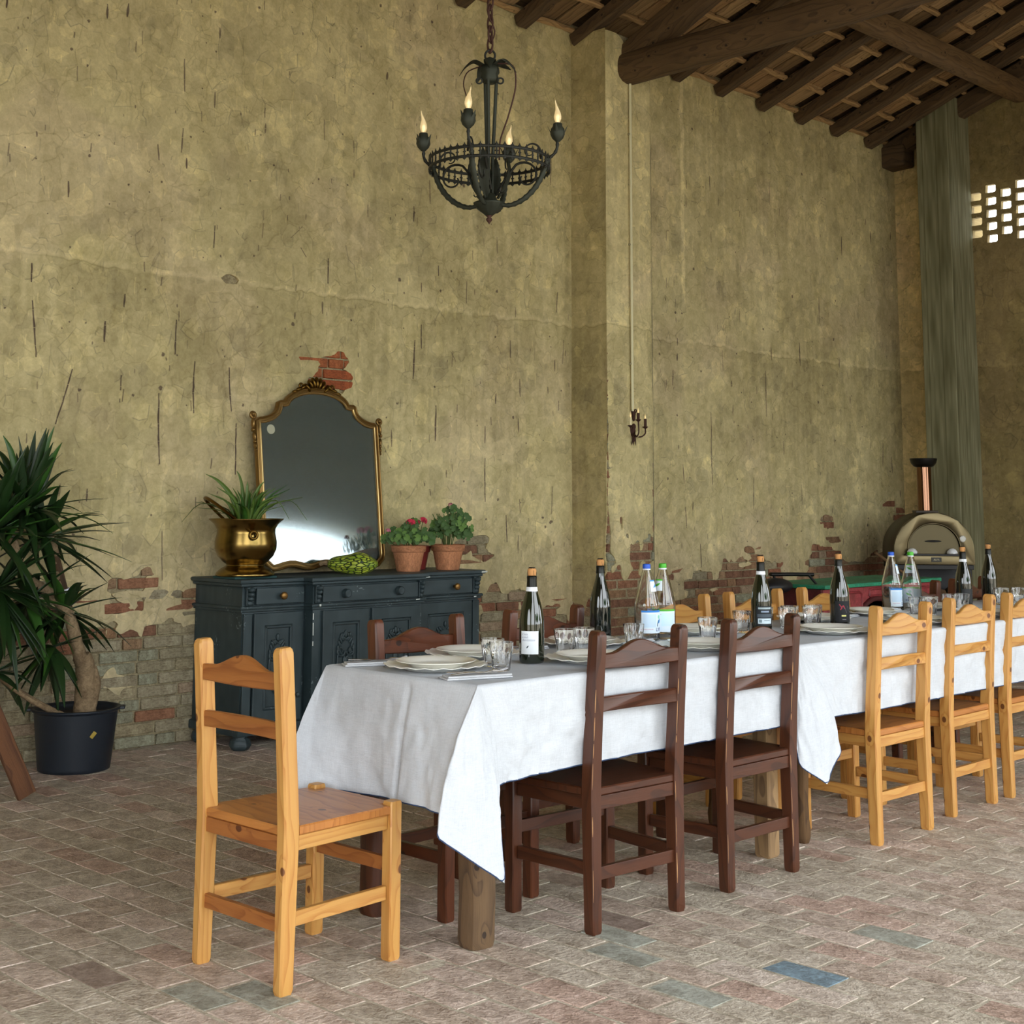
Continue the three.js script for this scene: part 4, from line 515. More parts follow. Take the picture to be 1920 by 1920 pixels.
cloth('tablecloth', 'white linen tablecloth over the far table, its corner folded back beside the second brown chair', [x2, xe2, TZ0 - 0.004, TZ1 + 0.004], [
  [[xe2, TY2, TZ1 + 0.004], [xe2, 0.505, -3.05]], [[7.5, TY2, TZ1 + 0.004], [7.5, 0.505, -3.05]], [[6.5, TY2, TZ1 + 0.004], [6.5, 0.505, -3.05]], [[5.6, TY2, TZ1 + 0.004], [5.6, 0.505, -3.05]], [[5.0, TY2, TZ1 + 0.004], [5.0, 0.508, -3.048]], [[x2 + 0.02, TY2, TZ1 + 0.004], [4.80, 0.515, -3.04]],
  [[x2 + 0.012, TY2, TZ1 + 0.004], [4.775, 0.45, -3.02]], [[x2 + 0.008, TY2, TZ1 + 0.003], [4.79, 0.40, -2.985]], [[x2 + 0.005, TY2, TZ1 + 0.002], [4.67, 0.285, -2.985]], [[x2 + 0.003, TY2, TZ1], [4.55, 0.36, -3.025]], [[x2, TY2, TZ1 - 0.01], [4.53, 0.5, -3.045]], [[x2, TY2, TZ1 - 0.06], [4.545, 0.72, -3.1]],
  [[x2, TY2, -3.2], [4.52, 0.7965, -3.2]], [[x2, TY2, -3.6], [4.52, 0.7965, -3.6]], [[x2, TY2, TZ0 + 0.02], [4.52, 0.72, -3.77]],
  [[x2 + 0.02, TY2, TZ0 - 0.004], [4.62, 0.5, -3.785]], [[6.0, TY2, TZ0 - 0.004], [6.0, 0.505, -3.785]], [[xe2, TY2, TZ0 - 0.004], [xe2, 0.505, -3.785]], [[xe2, TY2, TZ0], [xe2 + 0.02, 0.45, -3.78]], [[xe2, TY2, TZ1], [xe2 + 0.02, 0.45, -3.04]], [[xe2, TY2, TZ1 + 0.004], [xe2, 0.505, -3.05]]],
  { y: TY2, seed: 9, flip: -1, tips: [[4.67, 0.285, -2.985]], creases: [[2.0, 0.004, 0.015], [3.0, 0.005, 0.02]], soft: 3 });
// ------------------------------------------------------------ plates, cutlery, glasses, bottles
const yT = (x) => x > 4.56 ? TY2 + 0.0012 : TY + 0.0012;
const scal = (a, r) => r > 0.13 ? [1 + 0.018 * Math.pow(Math.abs(Math.cos(a * 9)), 0.6) * sst(0.13, 0.165, r), 0.0022 * Math.cos(a * 18) * sst(0.14, 0.165, r)] : [1, 0];
const charger0 = thing('charger_plate', 'white scalloped charger plate at the near end of the table', 'plate');
mesh('plate', lathe([[0, 0.003], [0.085, 0.003], [0.09, 0.0], [0.098, 0.0], [0.106, 0.006], [0.135, 0.013], [0.164, 0.017], [0.166, 0.0185], [0.164, 0.02], [0.135, 0.0165], [0.108, 0.010], [0.1, 0.0065], [0, 0.006]], 72, scal), M.charger, charger0);
const plate0 = thing('dinner_plate', 'cream dinner plate set on the charger at the near end of the table', 'plate');
mesh('plate', lathe([[0, 0.002], [0.07, 0.002], [0.073, 0], [0.08, 0], [0.09, 0.008], [0.112, 0.017], [0.128, 0.0205], [0.13, 0.022], [0.128, 0.0235], [0.11, 0.0205], [0.09, 0.012], [0.08, 0.006], [0, 0.005]], 56), M.china, plate0);
function setting(x, z, where, first) {
  const y = yT(x), C = first ? charger0 : copy(charger0, [0, 0, 0], 0), P = first ? plate0 : copy(plate0, [0, 0, 0], 0);
  C.position.set(x, y, z); C.rotation.y = x * 3; P.position.set(x + 0.004, y + 0.0068, z - 0.003);
  C.userData.label = 'white scalloped charger plate ' + where; P.userData.label = 'cream dinner plate on the charger ' + where;
  C.userData.group = 'charger plates on the tables'; P.userData.group = 'dinner plates on the tables';
}
setting(3.062, -3.415, 'at the near end of the table', true);
setting(3.592, -3.203, 'in front of the nearest dark brown chair'); setting(4.21, -3.215, 'before the second brown chair, near side'); setting(5.09, -3.215, 'before the nearest pine chair, near side'); setting(5.80, -3.22, 'before the middle pine chair, near side'); setting(6.42, -3.22, 'before the pine chair cut by the right edge');
setting(3.40, -3.60, 'before the far brown chair by the sideboard'); setting(3.97, -3.6, 'before the second far brown chair'); setting(4.66, -3.6, 'before the leftmost far pine chair'); setting(5.55, -3.6, 'before the middle far pine chair'); setting(6.08, -3.6, 'before the far pine chair by the cart'); setting(6.62, -3.6, 'before the brown chair behind far water bottles'); setting(7.62, -3.6, 'by the farthest wine bottle');
// napkins with a fork and a knife
function napkin(x, z, turn, label, first) {
  const y = yT(x), n = thing('napkin', 'white folded napkin ' + label, 'napkin', [x, y, z], turn, 'napkins by the plates');
  const fold = (w, d, h, dx, r0) => { const g = new RoundedBoxGeometry(w, h, d, 3, h * 0.45); g.translate(dx, h / 2 + r0, 0); const p = g.attributes.position; for (let i = 0; i < p.count; i++) p.setY(i, p.getY(i) + 0.002 * (n2(p.getX(i) * 40 + x * 9, p.getZ(i) * 30) - 0.5)); g.computeVertexNormals(); return g; };
  mesh('fold', fold(0.215, 0.075, 0.006, 0, 0), M.napkin, n); mesh('fold', fold(0.21, 0.06, 0.006, 0.004, 0.0055), M.napkin, n);
  const q = (dx, dz, w) => { const f = thing(w, w === 'fork' ? 'steel fork lying on the napkin ' + label : 'steel knife lying on the napkin ' + label, w, [x, y + 0.0125, z], turn + dz * 2, w + 's on the napkins'); return f; };
  const f = q(0, 0.08, 'fork'); mesh('handle', sweep(curve([[-0.09, 0.003, 0.008], [-0.03, 0.006, 0.008], [0.03, 0.004, 0.008], [0.05, 0.008, 0.008]], 12), (t) => rect(lerp(0.011, 0.006, t), 0.0022, 0.0007), { side: V(0, 0, 1), crease: 0.6 }), M.steel, f);
  mesh('tines', [box(0.018, 0.0016, 0.02, 0.058, 0.0085, 0.008), ...[-0.0082, -0.0027, 0.0027, 0.0082].map((k) => tube(curve([[0.064, 0.0085, 0.008 + k], [0.085, 0.007, 0.008 + k], [0.108, 0.013, 0.008 + k * 0.9]], 6), (t) => 0.0014 * (1 - 0.4 * t), 5))], M.steel, f);
  const kf = q(0, -0.1, 'knife'); mesh('handle', sweep([V(-0.09, 0.003, -0.014), V(0.0, 0.003, -0.014)], () => rect(0.011, 0.004, 0.0012), { side: V(0, 0, 1), crease: 0.6 }), M.steel, kf); mesh('blade', extrude([[0, -0.006], [0.09, -0.006], [0.104, 0.003], [0.1, 0.006], [0, 0.004]], 0.0014, 0.0004).rotateX(Math.PI / 2).translate(0, 0.003, -0.014), M.steel, kf);
}
napkin(3.0, -3.16, -0.39, 'beside the plate at the near end'); napkin(3.0, -3.645, -0.5, 'left of the plate at the near end, farther side');
napkin(4.19, -3.54, 0.1, 'on the far side by the single glass'); napkin(5.83, -3.62, 0.1, 'on the far side left of the red cart chair'); napkin(5.42, -3.16, 0.25, 'near side, left of the nearest pine chair'); napkin(6.10, -3.18, 0.25, 'near side, between two pine chairs'); napkin(3.685, -3.63, 0.1, 'on the far side behind the white-labelled bottle'); napkin(6.72, -3.19, 0.2, 'near side, by the last pine chair');
// faceted tumblers
const tum = thing('tumbler', 'faceted clear glass tumbler standing nearest the near end plate', 'glass');
mesh('bowl', lathe([[0, 0], [0.026, 0], [0.0285, 0.002], [0.030, 0.01], [0.0355, 0.055], [0.0375, 0.064], [0.0395, 0.09], [0.0388, 0.0905], [0.0378, 0.0895], [0.0355, 0.064], [0.033, 0.05], [0.0275, 0.014], [0.022, 0.011], [0, 0.010]], 54, (a, r, y) => { const f = sst(0.066, 0.052, y) * sst(0.002, 0.01, y) * (r > lerp(0.0275, 0.0345, y / 0.06) ? 1 : 0), s = ((a / 6.28318 * 9) % 1 + 1) % 1; const k = Math.cos(Math.PI / 9) / Math.cos((s - 0.5) * 2 * Math.PI / 9); return [1 - f * (1 - k) * 1.3, 0]; }), M.glass, tum);
tum.userData.group = 'clear tumblers on the tables';
const TUM = [[3.19, -3.243, 'nearest tumbler, in front of the near pair'], [3.25, -3.345, 'behind the other at the near end'], [3.68, -3.42, 'left one of the pair by the first brown chair'], [3.77, -3.41, 'right one of the pair by the first brown chair'], [4.03, -3.395, 'right of the second wine bottle'], [4.475, -3.39, 'standing alone right of the near water bottles'], [4.815, -3.47, 'left of the bottle with the silver-printed label'], [5.06, -3.53, 'leftmost of the row left of the red-marked bottle'], [5.13, -3.46, 'second of the row left of the red-marked bottle'], [5.21, -3.50, 'third of the row left of the red-marked bottle'], [5.27, -3.43, 'fourth of the row left of the red-marked bottle'], [5.35, -3.47, 'touching the red-marked bottle'], [6.17, -3.42, 'left of the far water bottles'], [6.26, -3.40, 'in front of the far water bottles'], [6.495, -3.42, 'right of the far water bottles, left one'], [6.58, -3.40, 'right of the far water bottles, right one'], [7.22, -3.5, 'beside the farthest wine bottle, left one'], [7.30, -3.44, 'beside the farthest wine bottle, right one']];
TUM.forEach(([x, z, l], i) => { const y = yT(x); if (!i) { tum.position.set(x, y, z); tum.userData.label = 'faceted clear glass tumbler, ' + l; } else copy(tum, [x, y, z], i * 0.37, 'faceted clear glass tumbler, ' + l); });
// wine bottles
const label = (w, h, draw) => std({ map: canvasTex(w, h, draw), roughness: 0.75 });
function wrap(r, y0, y1, a0, a1, mat, name, parent, lab) { const g = new THREE.CylinderGeometry(r, r, y1 - y0, 20, 1, true, a0, a1 - a0); g.translate(0, (y0 + y1) / 2, 0); return mesh(name, g, mat, parent, lab); }
function wine(x, z, turn, lab, o) {
  const t = thing('wine_bottle', lab, 'bottle', [x, yT(x), z], turn), G = o.green ? M.bottleGreen : M.bottleGlass, R = 0.0425;
  mesh('glass', lathe([[0, 0.004], [0.03, 0.002], [0.037, 0], [0.041, 0.004], [R, 0.01], [R, 0.125], [0.0415, 0.145], [0.037, 0.175], [0.029, 0.205], [0.021, 0.232], [0.0165, 0.255], [0.0148, 0.28], [0.0162, 0.282], [0.0162, 0.29], [0, 0.29]], 40), G, t);
  const foil = mesh('foil', lathe([[0.0185, 0.240 + (o.shortFoil ? 0.02 : 0)], [0.0178, 0.252 + (o.shortFoil ? 0.012 : 0)], [0.0165, 0.275], [0.0172, 0.284], [0.0172, 0.288], [0.012, 0.2885]], 24, (a, r, y) => [1 + 0.03 * Math.cos(a * 11) * sst(0.262, 0.25, y), 0]), M.foil, t);
  const ck = mesh('cork', lathe([[0, 0.285], [0.0125, 0.286], [0.0145, 0.295], [0.0155, 0.304], [0.0148, 0.311], [0.011, 0.3145], [0, 0.315]], 20), M.cork, t);
  const wr = []; for (let k = 0; k < 4; k++) { const a = k * 1.5708 + 0.3; wr.push(tube(curve([[0.0172 * Math.cos(a), 0.282, 0.0172 * Math.sin(a)], [0.0166 * Math.cos(a + 0.1), 0.3, 0.0166 * Math.sin(a + 0.1)], [0.012 * Math.cos(a), 0.315, 0.012 * Math.sin(a)]], 6), 0.0007, 5)); } wr.push(rot(new THREE.TorusGeometry(0.0175, 0.0008, 5, 24), Math.PI / 2).translate(0, 0.283, 0)); mesh('wire_cage', wr, M.wire, ck); mesh('cap_disc', lathe([[0, 0.3155], [0.0115, 0.3155], [0.0122, 0.3165], [0.0105, 0.318], [0, 0.318]], 18), M.foil, ck);
  if (o.band) mesh('neck_band', lathe([[0.0202, 0.238], [0.0183, 0.252]], 24), M.whitePaper, t, 'white paper neck band');
  if (o.label) wrap(R + 0.0004, o.label[0], o.label[1], o.label[2], o.label[3], o.label[4], 'label', t, 'printed paper label');
  return t;
}
const L1 = label(256, 384, (g, w, h) => { g.fillStyle = '#eef3f8'; g.fillRect(0, 0, w, h); g.fillStyle = '#76809c'; g.font = 'italic 46px serif'; g.fillText('Con', 18, 70); g.fillText('amò', 14, 118); g.fillText('davizino', 16, 166); g.fillStyle = '#3d4a52'; g.beginPath(); g.ellipse(104, 262, 9, 26, 0.5, 0, 7); g.fill(); g.fillStyle = '#9aa0b0'; g.font = '15px sans-serif'; g.fillText('· m · — · — ·', 16, 336); });
const L3 = label(256, 256, (g, w, h) => { g.fillStyle = '#1d2226'; g.fillRect(0, 0, w, h); g.fillStyle = '#a9b8bd'; g.fillRect(30, 18, 196, 24); g.fillStyle = '#8f9db3'; g.fillRect(70, 62, 116, 22); g.fillStyle = '#4b5560'; g.fillRect(16, 104, 224, 44); g.fillStyle = '#cfdfe8'; g.fillRect(26, 162, 204, 70); g.fillStyle = '#7f939c'; g.fillRect(40, 176, 40, 40); g.fillRect(110, 184, 90, 10); });
const L4 = label(256, 256, (g, w, h) => { g.fillStyle = '#191a1e'; g.fillRect(0, 0, w, h); g.strokeStyle = '#9a3040'; g.lineWidth = 14; g.beginPath(); g.moveTo(58, 40); g.lineTo(92, 84); g.lineTo(70, 108); g.moveTo(108, 52); g.lineTo(140, 96); g.moveTo(88, 70); g.lineTo(130, 64); g.stroke(); g.strokeStyle = '#5a5460'; g.lineWidth = 6; g.beginPath(); g.moveTo(140, 90); g.lineTo(170, 150); g.moveTo(180, 60); g.lineTo(210, 130); g.stroke(); g.fillStyle = '#e6e08a'; g.fillRect(86, 172, 70, 18); g.fillStyle = '#77747c'; g.fillRect(96, 222, 60, 8); });
wine(3.42, -3.33, 0.0, 'green wine bottle with a white handwritten-style label and white neck band', { green: 1, band: 1, label: [0.032, 0.108, -1.75 , -0.25, L1] });
wine(4.19, -3.70, 0, 'dark wine bottle without a label in view, behind the first brown chair', { shortFoil: 1 });
wine(4.905, -3.435, 0, 'green wine bottle with a silver-printed dark label and white neck band', { green: 1, band: 1, label: [0.03, 0.11, -1.5, 0.35, L3] });
wine(5.42, -3.38, 0, 'black wine bottle with a red mark and small yellow strip on its label', { shortFoil: 1, label: [0.02, 0.11, -1.45, 0.4, L4] });
wine(6.84, -3.52, 0, 'dark wine bottle with a white neck band behind the middle pine chair', { band: 1, label: [0.03, 0.1, -1.3, 0.2, std({ color: 0x16181a, roughness: 0.6 })] });
wine(7.41, -3.66, 0, 'dark unlabelled wine bottle, farthest along the table', { shortFoil: 1 });
// water bottles
const waterLabel = (blue) => label(512, 256, (g, w, h) => { const gr = blue ? ['#3a86d8', '#cfe6fb'] : ['#58b838', '#d6f0fa']; g.fillStyle = '#e4f2fd'; g.fillRect(0, 0, w, h); g.fillStyle = gr[1]; g.fillRect(20, 40, 160, 150); g.fillRect(330, 40, 160, 150); g.fillStyle = gr[0]; g.fillRect(0, 0, w, 22); g.fillStyle = blue ? '#3f8fd8' : '#4fb52e'; g.beginPath(); g.moveTo(206, 150); g.quadraticCurveTo(230, 96, 300, 92); g.quadraticCurveTo(280, 140, 206, 150); g.fill(); g.fillStyle = '#8fd6c0'; g.beginPath(); g.ellipse(236, 76, 26, 22, 0.3, 0, 7); g.fill(); g.fillStyle = '#2a5a78'; g.beginPath(); g.moveTo(196, 180); g.quadraticCurveTo(196, 120, 250, 90); g.quadraticCurveTo(214, 130, 206, 182); g.fill(); g.fillStyle = '#2f4f92'; g.font = 'bold 54px sans-serif'; g.fillText('LYNX', 176, 234); g.fillStyle = '#c87a9a'; g.font = '16px sans-serif'; g.fillText('H₂O', 300, 62); g.fillText('acqua minerale', 30, 216); });
M.water = phy({ color: 0xffffff, transmission: 1, thickness: 0.05, ior: 1.33, roughness: 0.0 });
const wl = { blue: waterLabel(true), green: waterLabel(false) };
function water(x, z, turn, lab, c) {
  const t = thing('water_bottle', lab, 'bottle', [x, yT(x), z], turn);
  const prof = [[0.0495, 0.006], [0.0495, 0.135], [0.0485, 0.145], [0.039, 0.185], [0.024, 0.245], [0.0165, 0.272], [0.014, 0.278]];
  const out = [[0, 0.003], [0.034, 0.003], [0.043, 0], [0.048, 0.002], ...prof, [0.014, 0.292], [0.0122, 0.292], ...prof.slice().reverse().map(([r, y]) => [r - 0.0022, Math.max(y, 0.009)]), [0, 0.009]];
  mesh('glass', lathe(out, 40), M.glass, t);
  mesh('cap', lathe([[0, 0.297], [0.012, 0.297], [0.0148, 0.2955], [0.0155, 0.293], [0.0155, 0.279], [0.014, 0.279]], 36, (a, r) => [r > 0.0145 ? 1 + 0.02 * Math.cos(a * 18) : 1, 0]), std({ color: c === 'blue' ? 0x1d58c8 : 0x4ab52a, roughness: 0.4 }), t, c + ' screw cap'); mesh('cap_ring', lathe([[0.0152, 0.2785], [0.0158, 0.2765], [0.0158, 0.2735], [0.015, 0.2725]], 30), M.whitePaper, t);
  wrap(0.0499, 0.03, 0.118, 0.0, 3.6, wl[c], 'label', t, 'pale blue printed label');
  { const g = new THREE.CylinderGeometry(0.0282, 0.0385, 0.045, 20, 1, true, 0.9, 1.5); g.translate(0, 0.2125, 0); mesh('neck_label', g, std({ map: canvasTex(128, 128, (q, w, h) => { q.fillStyle = '#e8f4fb'; q.fillRect(0, 0, w, h); q.fillStyle = c === 'blue' ? '#5a9fe0' : '#5abf3a'; q.fillRect(0, 0, w, 16); q.beginPath(); q.moveTo(34, 84); q.quadraticCurveTo(60, 40, 104, 44); q.quadraticCurveTo(90, 84, 34, 84); q.fill(); }), roughness: 0.7 }), t); }
}
water(4.32, -3.57, -1.35, 'clear water bottle with a blue cap, in the near pair', 'blue'); water(4.415, -3.565, -3.35, 'clear water bottle with a green cap, in the near pair', 'green');
water(6.315, -3.635, -1.2, 'clear water bottle with a blue cap, in the far pair', 'blue'); water(6.40, -3.575, 0.6, 'clear water bottle with a green cap, in the far pair', 'green');
// ------------------------------------------------------------ sideboard and what stands on it
{ const t = thing('sideboard', 'dark blue-green painted sideboard with carved doors standing against the plaster wall', 'sideboard', [4.40, 0, ZW + 0.01]); const D = 0.47, DC = 0.55, W = 1.79, XA = 0.42, XB = 1.24, r = rng(6);
  const stepBox = (y0, y1, over, nm, c) => { const s = [[-over, 0], [W + over, 0], [W + over, D + over], [XB + over * 0.9, D + over], [XB + over * 0.9, DC + over], [XA - over * 0.9, DC + over], [XA - over * 0.9, D + over], [-over, D + over]]; const g = extrude(s.map((p) => [p[0], p[1]]), y1 - y0, c, [], 2); g.rotateX(Math.PI / 2); g.translate(0, (y0 + y1) / 2, 0); return uvBox(toCreasedNormals(g, 0.5), 'x'); };
  mesh('carcass', [stepBox(0.10, 0.885, -0.004, 'c', 0.004)], M.navy, t);
  mesh('top', [stepBox(0.893, 0.917, 0.032, 't', 0.008), stepBox(0.876, 0.894, 0.018, 't', 0.007)], M.navy, t);
  mesh('moulding', [stepBox(0.752, 0.770, 0.020, 'm', 0.007), stepBox(0.738, 0.753, 0.010, 'm', 0.005)], M.navy, t);
  mesh('plinth', [stepBox(0.075, 0.125, 0.016, 'p', 0.008)], M.navy, t);
  for (const [x, z] of [[0.04, D - 0.04], [W - 0.05, D - 0.04], [XA + 0.05, DC - 0.05], [XB - 0.05, DC - 0.05], [0.04, 0.05], [W - 0.05, 0.05]]) { const m = mesh('foot', lathe([[0, 0], [0.045, 0.002], [0.06, 0.025], [0.052, 0.055], [0.035, 0.068], [0.05, 0.08], [0, 0.08]], 18, (a) => [1 + 0.06 * Math.cos(a * 5), 0]), M.navy, t); m.position.set(x, 0, z); }
  const spiral = (cx, cy, s, dir, a0, turns = 1.4) => { const p = []; for (let i = 0; i <= 26; i++) { const k = i / 26, a = a0 + dir * k * turns * 6.283, q = s * (1 - 0.82 * k); p.push(V(cx + q * Math.cos(a), cy + q * Math.sin(a), 0.004)); } return tube(p, (k) => 0.0075 * (1 - 0.55 * k), 6); };
  const leaf = (x, y, l, w, a) => { const g = new THREE.SphereGeometry(1, 10, 6); g.scale(l, w, 0.008); g.rotateZ(a); g.translate(x, y, 0.003); return g; };
  const carve = (w, h, kind) => { const L = []; for (const s of [-1, 1]) { L.push(spiral(s * w * 0.22, h * 0.16, w * 0.2, s, s > 0 ? 3.14 : 0), spiral(s * w * 0.24, -h * 0.14, w * 0.18, -s, s > 0 ? 3.14 : 0)); for (let k = 0; k < 5; k++) L.push(leaf(s * w * (0.1 + 0.06 * k), h * (0.34 - 0.03 * k * k * 0.3), 0.022, 0.008, s * (0.5 + 0.25 * k)), leaf(s * w * (0.08 + 0.05 * k), -h * (0.3 - 0.02 * k), 0.02, 0.007, -s * (0.4 + 0.3 * k))); L.push(tube(curve([[0, -h * 0.4, 0.003], [s * w * 0.16, -h * 0.3, 0.004], [s * w * 0.36, -h * 0.05, 0.004], [s * w * 0.3, h * 0.14, 0.003], [0, h * 0.06, 0.004]], 18), 0.0055, 6)); } if (kind) { for (let k = -2; k <= 2; k++) L.push(leaf(k * w * 0.1, h * 0.38, 0.016, 0.008, 1.57 + k * 0.2)); } L.push(leaf(0, h * 0.02, 0.03, 0.02, 1.57), leaf(0, h * 0.4, 0.02, 0.012, 1.57)); return L; };
  const door = (x0, x1, z, kind, knob) => { const w = x1 - x0, cx = (x0 + x1) / 2, y0 = 0.135, y1 = 0.73, h = y1 - y0, cy = (y0 + y1) / 2, st = Math.min(0.07, w * 0.24), iw = w - 2 * st, ih = h - 2 * st;
    const g = extrude([[-w / 2, -h / 2], [w / 2, -h / 2], [w / 2, h / 2], [-w / 2, h / 2]], 0.022, 0.003, [[[-iw / 2, -ih / 2], [iw / 2, -ih / 2], [iw / 2, ih / 2], [-iw / 2, ih / 2]]]); const d = mesh('door', uvBox(g, 'y'), M.navy, t); d.position.set(cx, cy, z + 0.008);
    mesh('panel', box(iw + 0.01, ih + 0.01, 0.008, 0, 0, -0.005, 'y'), M.navy, d);
    const fr = []; for (const [px, py, l, v] of [[0, ih / 2 - 0.008, iw, 0], [0, -ih / 2 + 0.008, iw, 0], [-iw / 2 + 0.008, 0, ih, 1], [iw / 2 - 0.008, 0, ih, 1]]) fr.push(v ? cbox(0.016, l, 0.016, 0.005, px, py, 0.004, 'y') : cbox(l, 0.016, 0.016, 0.005, px, py, 0.004, 'x')); mesh('moulding', fr, M.navy, d);
    const cv = mesh('carving', carve(iw - 0.03, ih - 0.05, kind), M.navy, d); cv.position.z = 0.001;
    if (knob) mesh('knob', rot(lathe([[0, 0], [0.008, 0], [0.007, 0.01], [0.015, 0.016], [0.014, 0.024], [0, 0.026]], 16), Math.PI / 2).translate(w / 2 - st / 2 - 0.06 * (knob - 1), -0.16, 0.011), M.navy, d); };
  door(0.075, XA - 0.02, D, 0, 1); door(XA + 0.065, (XA + XB) / 2 - 0.012, DC, 1, 2); door((XA + XB) / 2 + 0.012, XB - 0.03, DC, 1, 0); door(XB + 0.035, W - 0.075, D, 0, 0);
  for (const x of [0.035, W - 0.035]) mesh('pilaster', cbox(0.055, 0.6, 0.016, 0.004, x, 0.43, D + 0.006, 'y'), M.navy, t);
  const knobG = rot(lathe([[0, 0], [0.009, 0], [0.008, 0.012], [0.014, 0.018], [0.021, 0.026], [0.0205, 0.036], [0.014, 0.042], [0, 0.043]], 22), Math.PI / 2), roseG = rot(lathe([[0, 0], [0.026, 0], [0.027, 0.006], [0.022, 0.014], [0.024, 0.03], [0.018, 0.034], [0.012, 0.03], [0, 0.031]], 22), Math.PI / 2);
  for (const [x0, x1, z, ks, b] of [[0.085, XA - 0.012, D, [0.5], 1], [XA + 0.06, XB - 0.045, DC, [0.22, 0.78], 0], [XB + 0.06, W - 0.07, D, [0.62], 1]]) { const w = x1 - x0, d = mesh('drawer', cbox(w, 0.092, 0.02, 0.006, 0, 0, 0, 'x', r(), r()), M.navy, t); d.position.set((x0 + x1) / 2, 0.822, z + 0.008); for (const k of ks) { const q = mesh('knob', b ? knobG : roseG, b ? M.knobBrass : M.navy, d, b ? 'turned brass-coloured knob' : undefined); q.position.set((k - 0.5) * w, 0, 0.01); } }
  const corbel = (x, z, w) => { const L = [cbox(w, 0.1, 0.02, 0.005, 0, 0, 0.006, 'y')]; for (let k = 0; k < 4; k++) { const g = new THREE.SphereGeometry(1, 10, 8); g.scale(w * 0.42, 0.016, 0.014 + 0.005 * k); g.translate(0, -0.035 + k * 0.024, 0.014 + 0.003 * k); L.push(g); } L.push(cbox(w + 0.012, 0.012, 0.034, 0.004, 0, 0.048, 0.012, 'x')); const m = mesh('corbel', L, M.navy, t); m.position.set(x, 0.822, z); };
  corbel(0.045, D, 0.05); corbel(XA + 0.03, DC, 0.04); corbel(XB - 0.02, DC, 0.036); corbel(XB + 0.035, D, 0.034); corbel(W - 0.035, D, 0.05);
  for (const [x, y, z, w, h] of [[XA + 0.006, 0.70, DC + 0.001, 0.007, 0.035], [XA + 0.006, 0.63, DC + 0.001, 0.006, 0.07], [XA + 0.006, 0.55, DC + 0.001, 0.006, 0.025], [0.30, 0.128, D + 0.016, 0.06, 0.008], [0.22, 0.131, D + 0.016, 0.03, 0.005], [0.06, 0.128, D + 0.016, 0.012, 0.02], [W + 0.02, 0.905, D + 0.032, 0.05, 0.01], [XB + 0.03, 0.892, DC + 0.02, 0.03, 0.006], [XB - 0.05, 0.763, DC + 0.02, 0.03, 0.006], [XA + 0.04, 0.762, DC + 0.02, 0.012, 0.012], [W - 0.05, 0.752, D + 0.02, 0.02, 0.006]]) mesh('paint_chip', wobble(cbox(w, h, 0.002, 0.0008, 0, 0, 0), 0.001, 60).translate(x, y, z), M.chip, t); }
const SY = 0.917;
